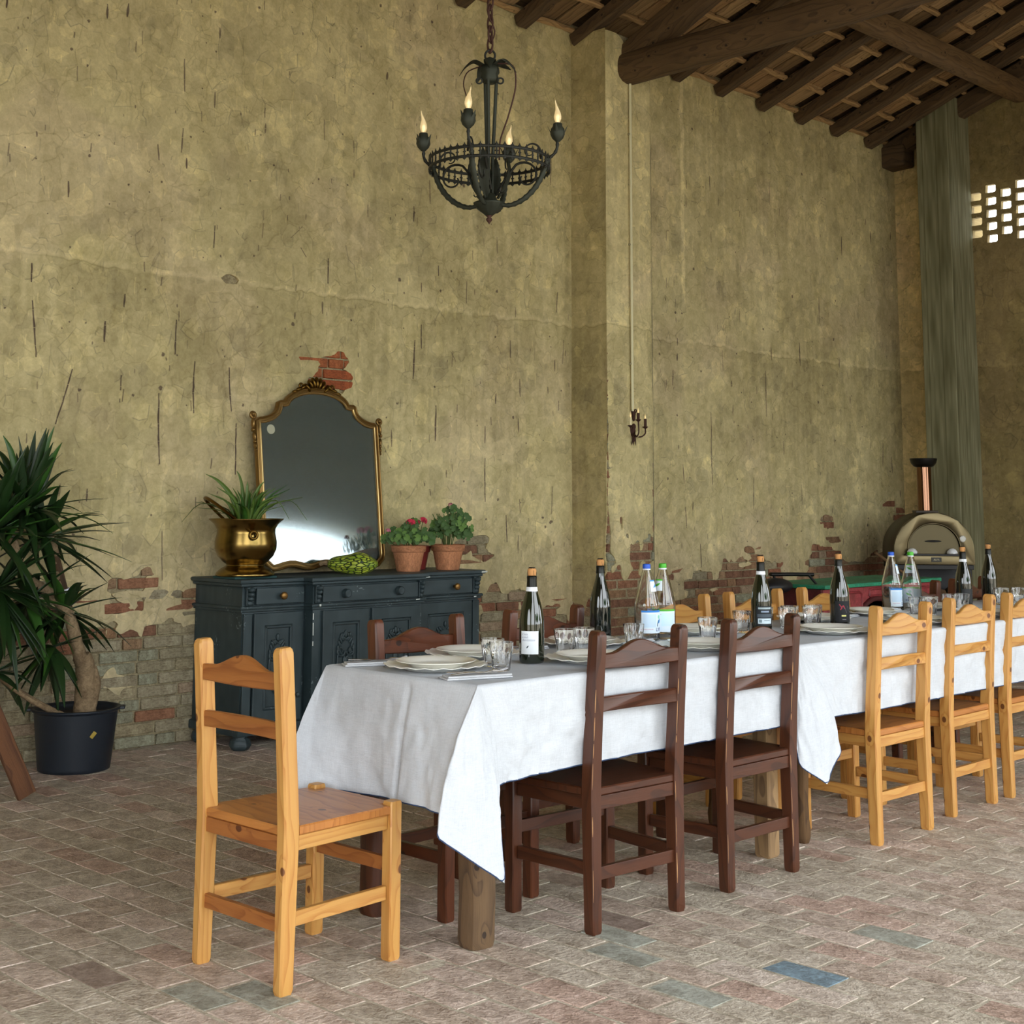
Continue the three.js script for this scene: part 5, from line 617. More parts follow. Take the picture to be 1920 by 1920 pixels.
// mirror leaning on the wall
{ const t = thing('mirror', 'tall gilt-framed mirror with an arched crest leaning against the wall on the sideboard', 'mirror', [5.195, SY + 0.012, -6.80]); t.rotation.x = -0.122;
  const half = []; const add = (x, y) => half.push([x, y]);
  for (let i = 0; i <= 14; i++) { const a = i / 14; add(0.235 * Math.sin(a * 1.5708 * 0.92) / Math.sin(1.5708 * 0.92), 1.108 - 0.088 * (1 - Math.cos(a * 1.5708))); }
  add(0.25, 1.018); add(0.275, 1.018); add(0.288, 1.012);
  for (let i = 1; i <= 12; i++) { const a = i / 12 * 1.45; add(0.458 - 0.166 * Math.cos(a), 1.0 - 0.092 * Math.sin(a) / Math.sin(1.45)); }
  add(0.455, 0.895); for (let i = 1; i <= 10; i++) add(0.455 - 0.005 * i / 10, 0.895 - 0.80 * i / 10); add(0.44, 0.06); add(0.40, 0.025); for (let i = 0; i <= 10; i++) add(0.38 - 0.038 * i, 0.02 + 0.022 * Math.pow(Math.sin(i / 10 * 4.7), 2));
  const out = [...half, ...half.slice(1, -1).reverse().map(([x, y]) => [-x, y])];
  const offset = (d) => out.map((p, i) => { const a = out[(i + out.length - 1) % out.length], b = out[(i + 1) % out.length], dx = b[0] - a[0], dy = b[1] - a[1], l = Math.hypot(dx, dy) || 1; return [p[0] - dy / l * -d * -1, p[1] + dx / l * -d * -1]; });
  const o1 = offset(0.014), o2 = offset(-0.02), o3 = offset(-0.017), mid = offset(0.006);
  const fg = extrude(o1, 0.03, 0.007, [o2], 2); mesh('frame', toCreasedNormals(fg, 0.6), M.gilt, t);
  const ring3 = (q, z, rr, m, nm) => mesh(nm, tube([...q, q[0], q[1]].map((p) => V(p[0], p[1], z)), rr, 7, { caps: false, side: V(0, 0, 1) }), m, t);
  ring3(o3, 0.016, 0.0048, M.giltBright, 'inner_bead'); ring3(mid, 0.017, 0.007, M.gilt, 'outer_bead');
  mesh('glass', extrude(offset(-0.012), 0.006, 0).translate(0, 0, 0.002), M.mirror, t); mesh('dust_film', extrude(offset(-0.014), 0.0006, 0).translate(0, 0, 0.0056), M.dust, t); mesh('back', extrude(offset(0.0), 0.012, 0).translate(0, 0, -0.01), M.oldWood, t);
  const bl = (x, y, a, l, w, d = 0.016) => { const g = new THREE.SphereGeometry(1, 12, 8); g.scale(w, l, d); g.rotateZ(a); g.translate(x, y, 0.012); return g; };
  const cr = []; for (let k = -3; k <= 3; k++) cr.push(bl(k * 0.024, 1.155 - 0.006 * k * k * 0.7, -k * 0.22, 0.04 - 0.003 * Math.abs(k), 0.013, 0.022)); for (const s of [-1, 1]) { cr.push(bl(s * 0.10, 1.125, s * 0.9, 0.03, 0.014), bl(s * 0.135, 1.108, s * 1.2, 0.026, 0.013), bl(s * 0.165, 1.092, s * 1.3, 0.022, 0.011)); cr.push(new THREE.TorusGeometry(0.014, 0.006, 6, 14).translate(s * 0.12, 1.13, 0.014)); }
  mesh('crest', cr, M.brassDark, t, 'carved shell crest');
  for (const s of [-1, 1]) { const L = [new THREE.TorusGeometry(0.017, 0.009, 8, 16).translate(s * 0.482, 0.93, 0.012), bl(s * 0.484, 0.935, 0, 0.014, 0.014, 0.02), bl(s * 0.484, 0.885, s * 0.1, 0.035, 0.011), bl(s * 0.487, 0.84, 0, 0.013, 0.011), bl(s * 0.48, 0.80, s * -0.15, 0.026, 0.009), bl(s * 0.478, 0.77, 0, 0.011, 0.009), bl(s * 0.476, 0.745, 0, 0.016, 0.008), bl(s * 0.474, 0.722, 0, 0.008, 0.007)]; mesh('side_scroll', L, M.gilt, t); }
  mesh('sticker', rot(new THREE.CylinderGeometry(0.029, 0.029, 0.001, 28), Math.PI / 2).translate(-0.355, 0.85, 0.0078), std({ color: 0xb5b49a, roughness: 0.8 }), t, 'round pale sticker on the glass'); }
// thin leaf blade along control points
function blade(ctrl, w, o = {}) { const n = o.n ?? 9; return sweep(curve(ctrl, n), (t) => { const q = w / 2 * Math.pow(Math.sin(Math.PI * Math.pow(clamp(t * 0.94 + 0.05), o.p ?? 0.6)), 0.85) + 0.0006, th = (o.th ?? 0.0022) * (1 - 0.7 * t); return [[q, (o.v ?? 0.22) * q], [0, th], [-q, (o.v ?? 0.22) * q], [0, -th]]; }, { side: o.side }); }
// brass cauldron with a spiky plant
{ const t = thing('potted_plant', 'spiky-leaved plant growing in a polished brass cauldron at the left end of the sideboard', 'plant', [4.51, SY, -6.64]);
  mesh('mat', cbox(0.28, 0.012, 0.22, 0.003, 0, 0.006, 0), std({ color: 0x2a4a48, roughness: 0.9 }), t, 'dark teal cloth mat');
  const y = 0.012; const prof = [[0.12, 0], [0.158, 0.0], [0.165, 0.006], [0.16, 0.02], [0.135, 0.042], [0.108, 0.056], [0.106, 0.066], [0.125, 0.078], [0.155, 0.11], [0.172, 0.15], [0.173, 0.19], [0.163, 0.235], [0.163, 0.26], [0.178, 0.288], [0.208, 0.313], [0.209, 0.317], [0.204, 0.318], [0.172, 0.292], [0.157, 0.262], [0.157, 0.235], [0.166, 0.19], [0.12, 0.09], [0, 0.08]];
  mesh('pot', lathe(prof, 64).translate(0, y, 0), M.brass, t); mesh('soil', lathe([[0, 0.262], [0.1, 0.258], [0.158, 0.25]], 24).translate(0, y, 0), M.soil, t);
  const rr = V(0.707, 0, 0.707), ff = V(0.707, 0, -0.707), e1 = rr.clone().multiplyScalar(0.07).addScaledVector(ff, -0.16).setY(0.245), e2 = rr.clone().multiplyScalar(-0.07).addScaledVector(ff, 0.16).setY(0.245);
  const bp = []; for (let i = 0; i <= 30; i++) { const a = i / 30 * Math.PI, c = Math.cos(a), s = Math.sin(a), p = e1.clone().add(e2).multiplyScalar(0.5).addScaledVector(e1.clone().sub(e2).multiplyScalar(0.5), c); p.addScaledVector(rr, -0.235 * s); p.y += 0.20 * s; bp.push(p); } mesh('handle', tube(bp, (q) => 0.0065 + 0.004 * Math.sin(q * 3.14), 8), M.brassDark, t);
  for (const e of [e1, e2]) { const g = new THREE.TorusGeometry(0.02, 0.0085, 8, 20); g.lookAt(e.clone().setY(0)); g.translate(e.x * 1.06, e.y - 0.004, e.z * 1.06); mesh('handle_ring', g, M.brassDark, t); }
  const r = rng(15), px = (dx, dy, f) => rr.clone().multiplyScalar(dx).addScaledVector(ff, f).setY(dy);
  const leafs = [[-0.24, 0.58, 0.0, 0.42, 0.036], [-0.28, 0.42, -0.05, 0.44, 0.034], [-0.36, 0.31, -0.02, 0.44, 0.032], [-0.07, 0.60, 0.03, 0.5, 0.026], [0.0, 0.54, 0.0, 0.5, 0.028], [0.09, 0.54, 0.03, 0.5, 0.034], [0.2, 0.46, -0.05, 0.47, 0.036], [0.32, 0.45, -0.04, 0.46, 0.034], [0.26, 0.33, -0.12, 0.46, 0.034], [0.34, 0.32, 0.02, 0.46, 0.03], [0.14, 0.5, -0.05, 0.46, 0.032], [-0.14, 0.5, 0.02, 0.46, 0.03]];
  for (const [dx, dy, f, mid, w] of leafs) mesh('leaf', blade([px(dx * 0.08, 0.26, f * 0.2), px(dx * 0.35, lerp(0.3, Math.max(dy, mid), 0.55), f * 0.6), px(dx * 0.72, Math.max(mid, dy) * 0.98 - 0.02, f), px(dx, dy, f)], w, { th: 0.004, p: 0.45 }), M.aloe, t);
  for (let k = 0; k < 34; k++) { const a = r() * 6.283, R = 0.08 + r() * 0.2, h = 0.38 + r() * 0.15; mesh('leaf', blade([V(0.04 * Math.cos(a), 0.25, 0.04 * Math.sin(a)), V(R * 0.5 * Math.cos(a), lerp(0.27, h, 0.65), R * 0.5 * Math.sin(a)), V(R * Math.cos(a + 0.15), h - 0.04 * r(), R * Math.sin(a + 0.15))], 0.018 + r() * 0.012, { th: 0.004, p: 0.45 }), [M.aloe, M.leafMid, M.aloe][(r() * 3) | 0], t); } }
// gourd
{ const [gc, gb] = twoTex(512, 256, (i, j, o) => { const u = i / 512, v = j / 256, X = u * 26, Y = v * 11; let d1 = 9, d2 = 9; const xi = Math.floor(X), yi = Math.floor(Y); for (let a = -1; a <= 1; a++) for (let b = -1; b <= 1; b++) { const cx = xi + a, cy = yi + b, q = ((cx % 26) + 26) % 26, d = Math.hypot(X - cx - PERM[(q * 7 + cy * 131 + 300) & 65535], (Y - cy - PERM[(q * 13 + cy * 71 + 900) & 65535])); if (d < d1) { d2 = d1; d1 = d; } else if (d < d2) d2 = d; } const e = sst(0.03, 0.28, d2 - d1 + 0.12 * (n2(u * 90, v * 60, 90, 60) - 0.5)), k = n2(u * 14, v * 8, 14, 8); o[0] = lerp(26, 128 + 60 * k, e); o[1] = lerp(44, 156 + 40 * k, e); o[2] = lerp(14, 40 + 20 * k, e); o[3] = e * 220; });
  const g = new THREE.SphereGeometry(1, 64, 40); g.rotateZ(Math.PI / 2); const p = g.attributes.position; for (let i = 0; i < p.count; i++) { let x = p.getX(i), y = p.getY(i), z = p.getZ(i); const w = 1 + 0.12 * Math.sin((x + 0.1) * 4.2) - 0.10 * Math.exp(-Math.pow((x + 0.12) / 0.25, 2)) * (y > 0 ? 1 : 0.2); const rb = 1 + 0.03 * Math.cos(Math.atan2(z, y) * 10); p.setXYZ(i, x * 0.152, Math.max(y * 0.064 * w * rb + 0.0 * x, -0.058), z * 0.075 * w * rb); } g.computeVertexNormals(); g.translate(0, 0.058, 0);
  const t = thing('gourd', 'bumpy green and yellow mottled gourd lying in front of the mirror', 'gourd', [5.245, SY, -6.60], -0.76); mesh('body', g, std({ map: gc, bumpMap: gb, bumpScale: 0.006, roughness: 0.45 }), t); mesh('stem', tube(curve([[-0.145, 0.06, 0], [-0.175, 0.065, 0.005], [-0.195, 0.052, 0.01]], 6), (q) => 0.016 - 0.006 * q, 8), M.trunk, t); }
// potted flowers
const leafDisc = (() => { const g = new THREE.CircleGeometry(1, 14); const p = g.attributes.position; for (let i = 0; i < p.count; i++) { const x = p.getX(i), y = p.getY(i), R = Math.hypot(x, y), a = Math.atan2(y, x), k = R > 0.5 ? 1 - 0.14 * Math.pow(Math.abs(Math.sin(a * 3.5)), 3) - 0.5 * Math.exp(-Math.pow((Math.abs(a) - 3.14159) / 0.22, 2)) : 1; p.setXYZ(i, x * k, y * k, 0.22 * R * R + 0.05 * Math.sin(a * 7) * R); } g.computeVertexNormals(); return g; })();
const petalG = (() => { const L = []; for (let k = 0; k < 5; k++) { const g = new THREE.SphereGeometry(1, 8, 5); g.scale(0.5, 0.34, 0.09); g.translate(0.5, 0, 0.05); g.rotateZ(k * 1.2566); L.push(g); } return merge(L); })();
function flowerPot(name, lab, pos, o) {
  const t = thing(name, lab, 'plant', pos), k = o.k, r = rng(o.seed);
  mesh('pot', lathe([[0.06, 0], [0.068, 0.0], [0.072, 0.004], [0.094, 0.115], [0.1, 0.117], [0.104, 0.12], [0.108, 0.152], [0.106, 0.158], [0.096, 0.158], [0.092, 0.13], [0, 0.128]].map(([a, b]) => [a * k, b * k]), 36), o.mat, t); mesh('soil', lathe([[0, 0.137 * k], [0.093 * k, 0.132 * k]], 20), M.soil, t);
  for (let i = 0; i < o.n; i++) { const a = r() * 6.283, q = Math.sqrt(r()), R = q * o.r, h = o.h * (1 - 0.55 * q * q) * (0.35 + 0.65 * r()) + 0.15 * k + (o.up ?? 0), m = mesh('leaf', leafDisc, r() < 0.3 ? M.geraniumLight : M.geranium, t), s = 0.012 + r() * 0.013; m.scale.setScalar(s); m.position.set(R * Math.cos(a) + (o.lx ?? 0) * h, h, R * Math.sin(a)); m.lookAt(m.position.clone().add(V(Math.cos(a) * (0.4 + q), 0.9 - 0.5 * q + 0.5 * r(), Math.sin(a) * (0.4 + q) + 0.3)).applyMatrix4(new THREE.Matrix4().makeTranslation(0, 0, 0))); m.rotation.z += r() * 6.28; }
  for (let i = 0; i < o.st; i++) { const a = r() * 6.283, R = o.r * 0.75 * r(); mesh('stem', tube(curve([[0.02 * Math.cos(a), 0.13 * k, 0.02 * Math.sin(a)], [R * 0.6 * Math.cos(a), 0.13 * k + o.h * 0.5, R * 0.6 * Math.sin(a)], [R * Math.cos(a), 0.13 * k + o.h * 0.85, R * Math.sin(a)]], 5), 0.003, 5), M.stem, t); }
  for (const [x, y, z, s, m] of o.fl ?? []) { mesh('stem', tube(curve([[x * 0.3, 0.15 * k, z * 0.3], [x * 0.8, y * 0.7, z * 0.8], [x, y, z]], 5), 0.0022, 5), M.stem, t); const L = []; for (let i = 0; i < 14; i++) { const d = V(r() - 0.5, r() * 0.8 - 0.15, r() - 0.5).normalize(), g = petalG.clone(); g.scale(s * 0.42, s * 0.42, s * 0.42); g.lookAt(d); g.translate(x + d.x * s * 0.75, y + d.y * s * 0.6, z + d.z * s * 0.75); L.push(g); } mesh('flower_head', L, m, t, m === M.petal ? 'bright pink flower head' : 'faded pink flower head'); }
  return t; }
flowerPot('potted_geranium', 'terracotta pot of geraniums with two bright pink flower heads on the sideboard', [5.70, SY, -6.62], { k: 1.02, mat: M.terracotta, n: 150, r: 0.16, h: 0.14, st: 8, seed: 4, fl: [[-0.02, 0.30, 0.04, 0.034, M.petal], [0.06, 0.31, 0.06, 0.034, M.petal], [-0.17, 0.25, 0.0, 0.022, M.petalPink]] });
flowerPot('potted_geranium', 'taller leafy geranium in a terracotta pot at the right end of the sideboard', [6.03, SY, -6.62], { k: 1.02, mat: M.terracotta, n: 150, r: 0.14, h: 0.26, st: 12, seed: 8, lx: 0.12, fl: [[0.02, 0.41, 0.0, 0.02, M.petalPink]] });
flowerPot('potted_plant', 'dark red pot with dark foliage behind the two terracotta pots', [5.90, SY, -6.79], { k: 0.95, mat: M.redPot, n: 40, r: 0.08, h: 0.2, st: 6, seed: 12 });

// ------------------------------------------------------------ yucca in the black tub
{ const t = thing('potted_yucca', 'tall yucca with sword-shaped leaves in a black plastic tub at the left wall', 'plant', [3.53, 0, -6.66]);
  mesh('tub', lathe([[0, 0.004], [0.16, 0.004], [0.168, 0], [0.176, 0.004], [0.178, 0.02], [0.205, 0.285], [0.212, 0.29], [0.221, 0.298], [0.22, 0.306], [0.205, 0.306], [0.198, 0.29], [0.19, 0.26], [0, 0.26]], 48), M.tub, t); for (const a of [0.2, 3.34]) mesh('handle', cbox(0.07, 0.016, 0.03, 0.005, 0, 0, 0).translate(0, 0.3, 0.225).rotateY(a + 0.8), M.tub, t); mesh('soil', lathe([[0, 0.272], [0.194, 0.266]], 24), M.soil, t);
  mesh('dry_leaf', wobble(cbox(0.02, 0.035, 0.002, 0.0008), 0.004, 40).rotateZ(-0.7).translate(-0.01, 0.19, 0.199), M.leafYellow, t);
  const bump = (pts, r0, r1, n = 22) => sweep(curve(pts, n), (q, i) => ring(lerp(r0, r1, q) * (1 + 0.12 * (n2(i * 1.3, r0 * 90) - 0.5) + 0.05 * (i % 2)), 10));
  mesh('trunk', bump([[0.03, 0.26, 0.03], [0.03, 0.42, 0.03], [0.02, 0.52, 0.03], [0.0, 0.56, 0.03]], 0.055, 0.045), M.trunk, t);
  mesh('trunk', bump([[0.0, 0.52, 0.04], [-0.05, 0.64, 0.06], [-0.10, 0.78, 0.06], [-0.2, 0.88, 0.06], [-0.32, 0.97, 0.04], [-0.4, 1.2, 0.0]], 0.034, 0.022), M.trunk, t); mesh('trunk', bump([[0.06, 0.5, 0.04], [0.075, 0.42, 0.06], [0.06, 0.33, 0.06], [0.05, 0.27, 0.05]], 0.02, 0.022, 12), M.trunk, t);
  mesh('trunk', bump([[0.02, 0.55, 0.0], [-0.06, 0.8, -0.03], [-0.12, 1.02, -0.05], [-0.16, 1.2, -0.05]], 0.026, 0.024), M.trunk, t); mesh('trunk', bump([[-0.08, 0.27, 0.02], [-0.18, 0.32, 0.05], [-0.32, 0.40, 0.08], [-0.45, 0.5, 0.08]], 0.017, 0.015, 14), M.trunk, t);
  mesh('stake', sweep(curve([[0.09, 0.27, -0.01], [0.0, 0.6, -0.02], [-0.16, 1.17, -0.06]], 10), () => ring(0.026, 10)), M.stakeWood, t, 'grey wooden support stake'); mesh('tie', rot(new THREE.CylinderGeometry(0.029, 0.029, 0.022, 20, 1, true), 0, 0, 0.24).translate(-0.075, 0.885, -0.035), M.whitePaper, t, 'white plastic tie');
  const r = rng(31), rose = (c, n, len, up, bias) => { for (let k = 0; k < n; k++) { const a = r() * 6.283, el = lerp(-0.7, 1.3, r()) + up, L = len * (0.7 + 0.5 * r()), dir = V(Math.cos(a) * Math.cos(el), Math.sin(el), Math.sin(a) * Math.cos(el)); if (bias) dir.addScaledVector(bias, 0.35).normalize(); const drop = r() < 0.35 ? 0.5 : 0.14; const p0 = V(...c).addScaledVector(dir, 0.01), p1 = p0.clone().addScaledVector(dir, L * 0.4), p2 = p1.clone().addScaledVector(dir, L * 0.33), p3 = p2.clone().addScaledVector(dir, L * 0.3); p2.y -= drop * L * 0.1; p3.y -= drop * L * 0.42; const z0 = -0.27; for (const p of [p1, p2, p3]) p.z = Math.max(p.z, z0); mesh('leaf', blade([p0, p1, p2, p3], 0.042 + 0.02 * r(), { th: 0.0022, v: 0.25, p: 0.55, n: 8 }), [M.leafDark, M.leafDark, M.leafMid, M.leafDark][(r() * 4) | 0], t); } };
  rose([-0.33, 1.29, 0.02], 54, 0.40, 0.15); rose([-0.2, 1.16, -0.03], 38, 0.38, -0.05, V(0.5, 0, 0)); rose([-0.52, 1.18, 0.08], 54, 0.42, 0); rose([-0.5, 0.92, 0.12], 40, 0.38, -0.35); rose([-0.12, 0.79, 0.05], 24, 0.30, -0.15, V(0.5, 0, 0.2)); rose([-0.33, 0.86, 0.1], 26, 0.34, -0.45); rose([-0.2, 0.62, 0.1], 16, 0.27, -0.7); rose([-0.48, 0.52, 0.08], 18, 0.28, 0.0);
  for (const [dx, dy, w] of [[-0.39, 1.66, 0.03], [-0.17, 1.62, 0.045], [-0.28, 1.58, 0.03]]) mesh('leaf', blade([[-0.3, 1.25, 0.02], [lerp(-0.3, dx, 0.5), lerp(1.25, dy, 0.55), 0.03], [dx, dy, 0.03]], w, { v: 0.25, p: 0.55 }), M.leafDark, t); }
// plank leaning into the picture at the far left
{ const a = V(3.03, 0.012, -6.14), b = V(2.60, 1.0, -6.22), t = thing('wooden_plank', 'worn reddish-brown wooden plank slanting up out of the left edge of the photo', 'plank', [3.03, 0, -6.14]); mesh('board', sweep([V(0, 0.016, 0), b.clone().sub(a).multiplyScalar(0.5).setY(0.5), V(b.x - a.x, 1.0, b.z - a.z)], (q, i) => rect(0.03, 0.085, 0.004), { side: V(0, 0, 1), crease: 0.5 }), M.board, t); }
// ------------------------------------------------------------ chandelier over the table
function flame(parent, x, y, z, s = 1, bent = 0.004) { const b = mesh('bulb', sweep([[0, 0], [0.006, 0.004], [0.0125, 0.016], [0.0145, 0.026], [0.0118, 0.04], [0.0072, 0.054], [0.004, 0.066], [0.0024, 0.078], [0.001, 0.088]].map(([r, h]) => V(x - bent * sst(0.04, 0.088, h * 1) * 2, y + h * s, z)), (t, i) => ring(Math.max([0.005, 0.0075, 0.0125, 0.0145, 0.0118, 0.0072, 0.004, 0.0024, 0.001][i] * s, 0.0004), 14)), M.bulb, parent); const L = []; for (let k = 0; k < 3; k++) { const a = k * 2.1; L.push(tube(curve([[x, y + 0.006 * s, z], [x + 0.005 * s * Math.cos(a), y + 0.018 * s, z + 0.005 * s * Math.sin(a)], [x + 0.003 * s * Math.cos(a + 1), y + 0.034 * s, z + 0.003 * s * Math.sin(a + 1)]], 6), 0.0016 * s, 5)); } mesh('filament', L, M.filament, b); return b; }
{ const C = V(3.522, 2.594, -3.655), t = thing('chandelier', 'ornate dark iron chandelier with flame bulbs hanging on a chain over the table', 'chandelier', C.toArray()), rr = V(0.708, 0, 0.706), ff = V(0.706, 0, -0.708); const at = (r, f, y) => rr.clone().multiplyScalar(r).addScaledVector(ff, f).setY(y); const R = 0.226;
  // pierced crown ring: two hoops, upright bars with fleur tips
  const band = [], sp = []; for (const y of [-0.02, 0.016]) { const g = new THREE.TorusGeometry(R, 0.0038, 6, 72); g.rotateX(Math.PI / 2); g.scale(1, 1.6, 1); g.translate(0, y, 0); mesh('hoop', g, M.iron, t); }
  const tip = merge([tube([V(0, -0.034, 0), V(0, -0.028, 0), V(0, 0.026, 0), V(0, 0.034, 0)], (q) => [0.0006, 0.0032, 0.0032, 0.0006][Math.round(q * 3)], 6), new THREE.SphereGeometry(0.0055, 8, 6).scale(1.35, 0.8, 0.6).translate(0, 0.022, 0), new THREE.SphereGeometry(0.0055, 8, 6).scale(1.35, 0.8, 0.6).translate(0, -0.026, 0), new THREE.SphereGeometry(0.005, 8, 6).scale(1.5, 0.7, 0.5).translate(0, -0.002, 0)]);
  for (let k = 0; k < 48; k++) { const a = k / 48 * 6.2832, m = mesh('spindle', tip, M.iron, t); m.position.set(R * Math.cos(a), 0, R * Math.sin(a)); m.rotation.y = -a + Math.PI / 2; }
  // centre: bars, cup, finial
  for (let k = 0; k < 3; k++) { const a = k * 2.0944 + 0.5, d = V(Math.cos(a), 0, Math.sin(a)); mesh('stem_bar', tube([d.clone().multiplyScalar(0.026).setY(0.34), d.clone().multiplyScalar(0.02).setY(0.2), d.clone().multiplyScalar(0.012).setY(0.02), d.clone().multiplyScalar(0.012).setY(-0.14)], 0.0066, 8), M.ironGreen, t); }
  mesh('cup', lathe([[0, -0.196], [0.012, -0.194], [0.022, -0.186], [0.045, -0.168], [0.058, -0.152], [0.060, -0.146], [0.05, -0.142], [0.03, -0.135], [0.02, -0.11], [0, -0.105]], 40, (a, r, y) => [y < -0.15 && r > 0.02 ? 1 + 0.03 * Math.cos(a * 28) : 1, 0]), M.ironGreen, t); mesh('finial', lathe([[0, -0.228], [0.003, -0.222], [0.011, -0.212], [0.012, -0.206], [0.006, -0.2], [0.014, -0.194], [0, -0.192]], 16), M.rust, t);
  mesh('crown', lathe([[0, 0.40], [0.012, 0.398], [0.02, 0.388], [0.034, 0.378], [0.036, 0.36], [0.03, 0.35], [0.034, 0.33], [0.026, 0.318], [0, 0.315]], 24, (a) => [1 + 0.05 * Math.cos(a * 6), 0]), M.ironGreen, t);
  const fern = (p, w) => blade(p, w, { n: 14, th: 0.003, v: -0.3, p: 0.5 });
  for (const [r, f, drop] of [[-0.115, -0.03, 0.335], [0.1, -0.06, 0.34], [0.08, 0.05, 0.385], [-0.05, 0.1, 0.35], [0.0, -0.1, 0.345]]) mesh('crown_leaf', fern([at(r * 0.15, f * 0.15, 0.385), at(r * 0.5, f * 0.5, 0.402), at(r * 0.8, f * 0.8, lerp(0.4, drop, 0.4)), at(r, f, drop)], 0.046), M.ironGreen, t);
  mesh('cable', tube(curve([at(0.03, -0.03, 0.385), at(0.085, -0.05, 0.37), at(0.098, -0.05, 0.30), at(0.07, -0.03, 0.18), at(0.04, -0.01, 0.09), at(0.037, 0, 0.02)], 24), 0.0032, 7), M.rust, t); mesh('cable', tube(curve([at(-0.03, 0.0, 0.385), at(-0.085, 0.0, 0.36), at(-0.1, 0.0, 0.315), at(-0.09, 0.0, 0.27), at(-0.08, 0, 0.22)], 14), 0.0025, 6), M.rust, t);
  for (const s of [-1, 1]) { const g = new THREE.TorusGeometry(0.011, 0.0035, 6, 14); const m = mesh('curl', g, M.iron, t); m.position.copy(at(s * 0.04, -0.02, 0.32)); m.rotation.y = -0.785; }
  // four arms with leafy candle cups, scrolls and ribbed lower branches
  const arms = [[-0.07, -0.245], [0.245, -0.07], [0.07, 0.245], [-0.245, 0.07]];
  arms.forEach(([r, f], k) => { const d = at(r, f, 0).normalize(), s = V(-d.z, 0, d.x), P = (q, y, e = 0) => d.clone().multiplyScalar(q).addScaledVector(s, e).setY(y);
    mesh('arm', sweep(curve([P(0.03, -0.15), P(0.08, -0.158), P(0.13, -0.14), P(0.175, -0.10), P(0.205, -0.05), P(0.222, 0.0), P(0.226, 0.02)], 40), (q, i) => ring(0.0062 + 0.004 * Math.sin(q * 3.14) + (i % 3 === 0 ? 0.0022 : 0), 8)), M.ironGreen, t);
    mesh('cup_stem', sweep(curve([P(0.226, 0.0), P(0.238, 0.016), P(0.252, 0.028), P(0.262, 0.05), P(0.262, 0.075)], 14), (q, i) => ring(0.0055 + (i % 4 === 0 ? 0.002 : 0), 8)), M.iron, t);
    const cx = P(0.264, 0); mesh('candle_cup', lathe([[0, 0.07], [0.008, 0.072], [0.02, 0.085], [0.026, 0.1], [0.024, 0.12], [0.017, 0.13], [0.016, 0.14], [0.013, 0.142], [0, 0.142]], 24, (a) => [1 + 0.07 * Math.abs(Math.cos(a * 2.5)), 0]).translate(cx.x, 0, cx.z), M.ironGreen, t);
    for (let q = 0; q < 4; q++) { const a = q * 1.5708 + k; mesh('cup_leaf', blade([V(cx.x + 0.012 * Math.cos(a), 0.078, cx.z + 0.012 * Math.sin(a)), V(cx.x + 0.026 * Math.cos(a), 0.105, cx.z + 0.026 * Math.sin(a)), V(cx.x + 0.038 * Math.cos(a), 0.132, cx.z + 0.038 * Math.sin(a))], 0.018, { n: 5, th: 0.002 }), M.ironGreen, t); }
    flame(t, cx.x, 0.14, cx.z, 1, 0.006 * (k % 2 ? 1 : -1));
    const sc = []; for (let i = 0; i <= 22; i++) { const q = i / 22, a = lerp(-0.4, 4.9, q), rad = lerp(0.04, 0.012, q); sc.push(P(0.165 + rad * Math.cos(a), 0.035 + rad * Math.sin(a), 0.02)); } mesh('scroll', tube([P(0.205, 0.005, 0.02), ...sc], (q) => 0.0042 - 0.0018 * q, 6), M.iron, t);
    const s2 = []; for (let i = 0; i <= 20; i++) { const q = i / 20, a = lerp(2.2, -3.4, q), rad = lerp(0.06, 0.014, q); s2.push(P(0.135 + rad * Math.cos(a), -0.05 + rad * Math.sin(a), -0.015)); } mesh('scroll', tube([P(0.03, -0.10, -0.015), P(0.06, -0.05, -0.015), ...s2], (q) => 0.0052 - 0.0022 * q, 6), M.iron, t);
    const s3 = []; for (let i = 0; i <= 14; i++) { const q = i / 14, a = lerp(1.57, 6.2, q), rad = lerp(0.016, 0.006, q); s3.push(P(0.06 + rad * Math.cos(a), -0.105 + rad * Math.sin(a), 0.02)); } mesh('curl', tube(s3, 0.0026, 6), M.iron, t);
    mesh('acanthus', sweep(curve([P(0.03, -0.13), P(0.055, -0.09), P(0.075, -0.03), P(0.07, 0.02), P(0.085, 0.05)], 22), (q, i) => { const w = 0.024 * Math.sin(Math.PI * clamp(q * 0.9 + 0.08)) * (i % 2 ? 0.82 : 1); return [[w, 0.005], [w * 0.5, -0.002], [0, 0.004], [-w * 0.5, -0.002], [-w, 0.005], [0, 0.0]]; }, { side: s }), M.ironGreen, t); });
  // chain
  const link = (y, rx, rz, tw, m) => { const g = new THREE.TorusGeometry(rx, 0.0042, 6, 18); g.scale(1, rz / rx, 1); const q = mesh('chain_link', g, m, t); q.position.set(0, y, 0); q.rotation.y = tw; };
  link(0.425, 0.019, 0.021, -0.785, M.iron); for (let k = 0; k < 34; k++) link(0.468 + k * 0.042, 0.011, 0.027, k % 2 ? 0.2 : -1.3, M.rust);
  mesh('cable', tube(curve([[0, 0.47, 0.005], [0.012, 0.52, 0.012], [-0.016, 0.6, 0.0], [0.006, 0.7, 0.01], [0.012, 0.9, 0.0], [0, 1.3, 0], [0.01, 1.9, 0]], 30), 0.003, 6), M.rust, t); }
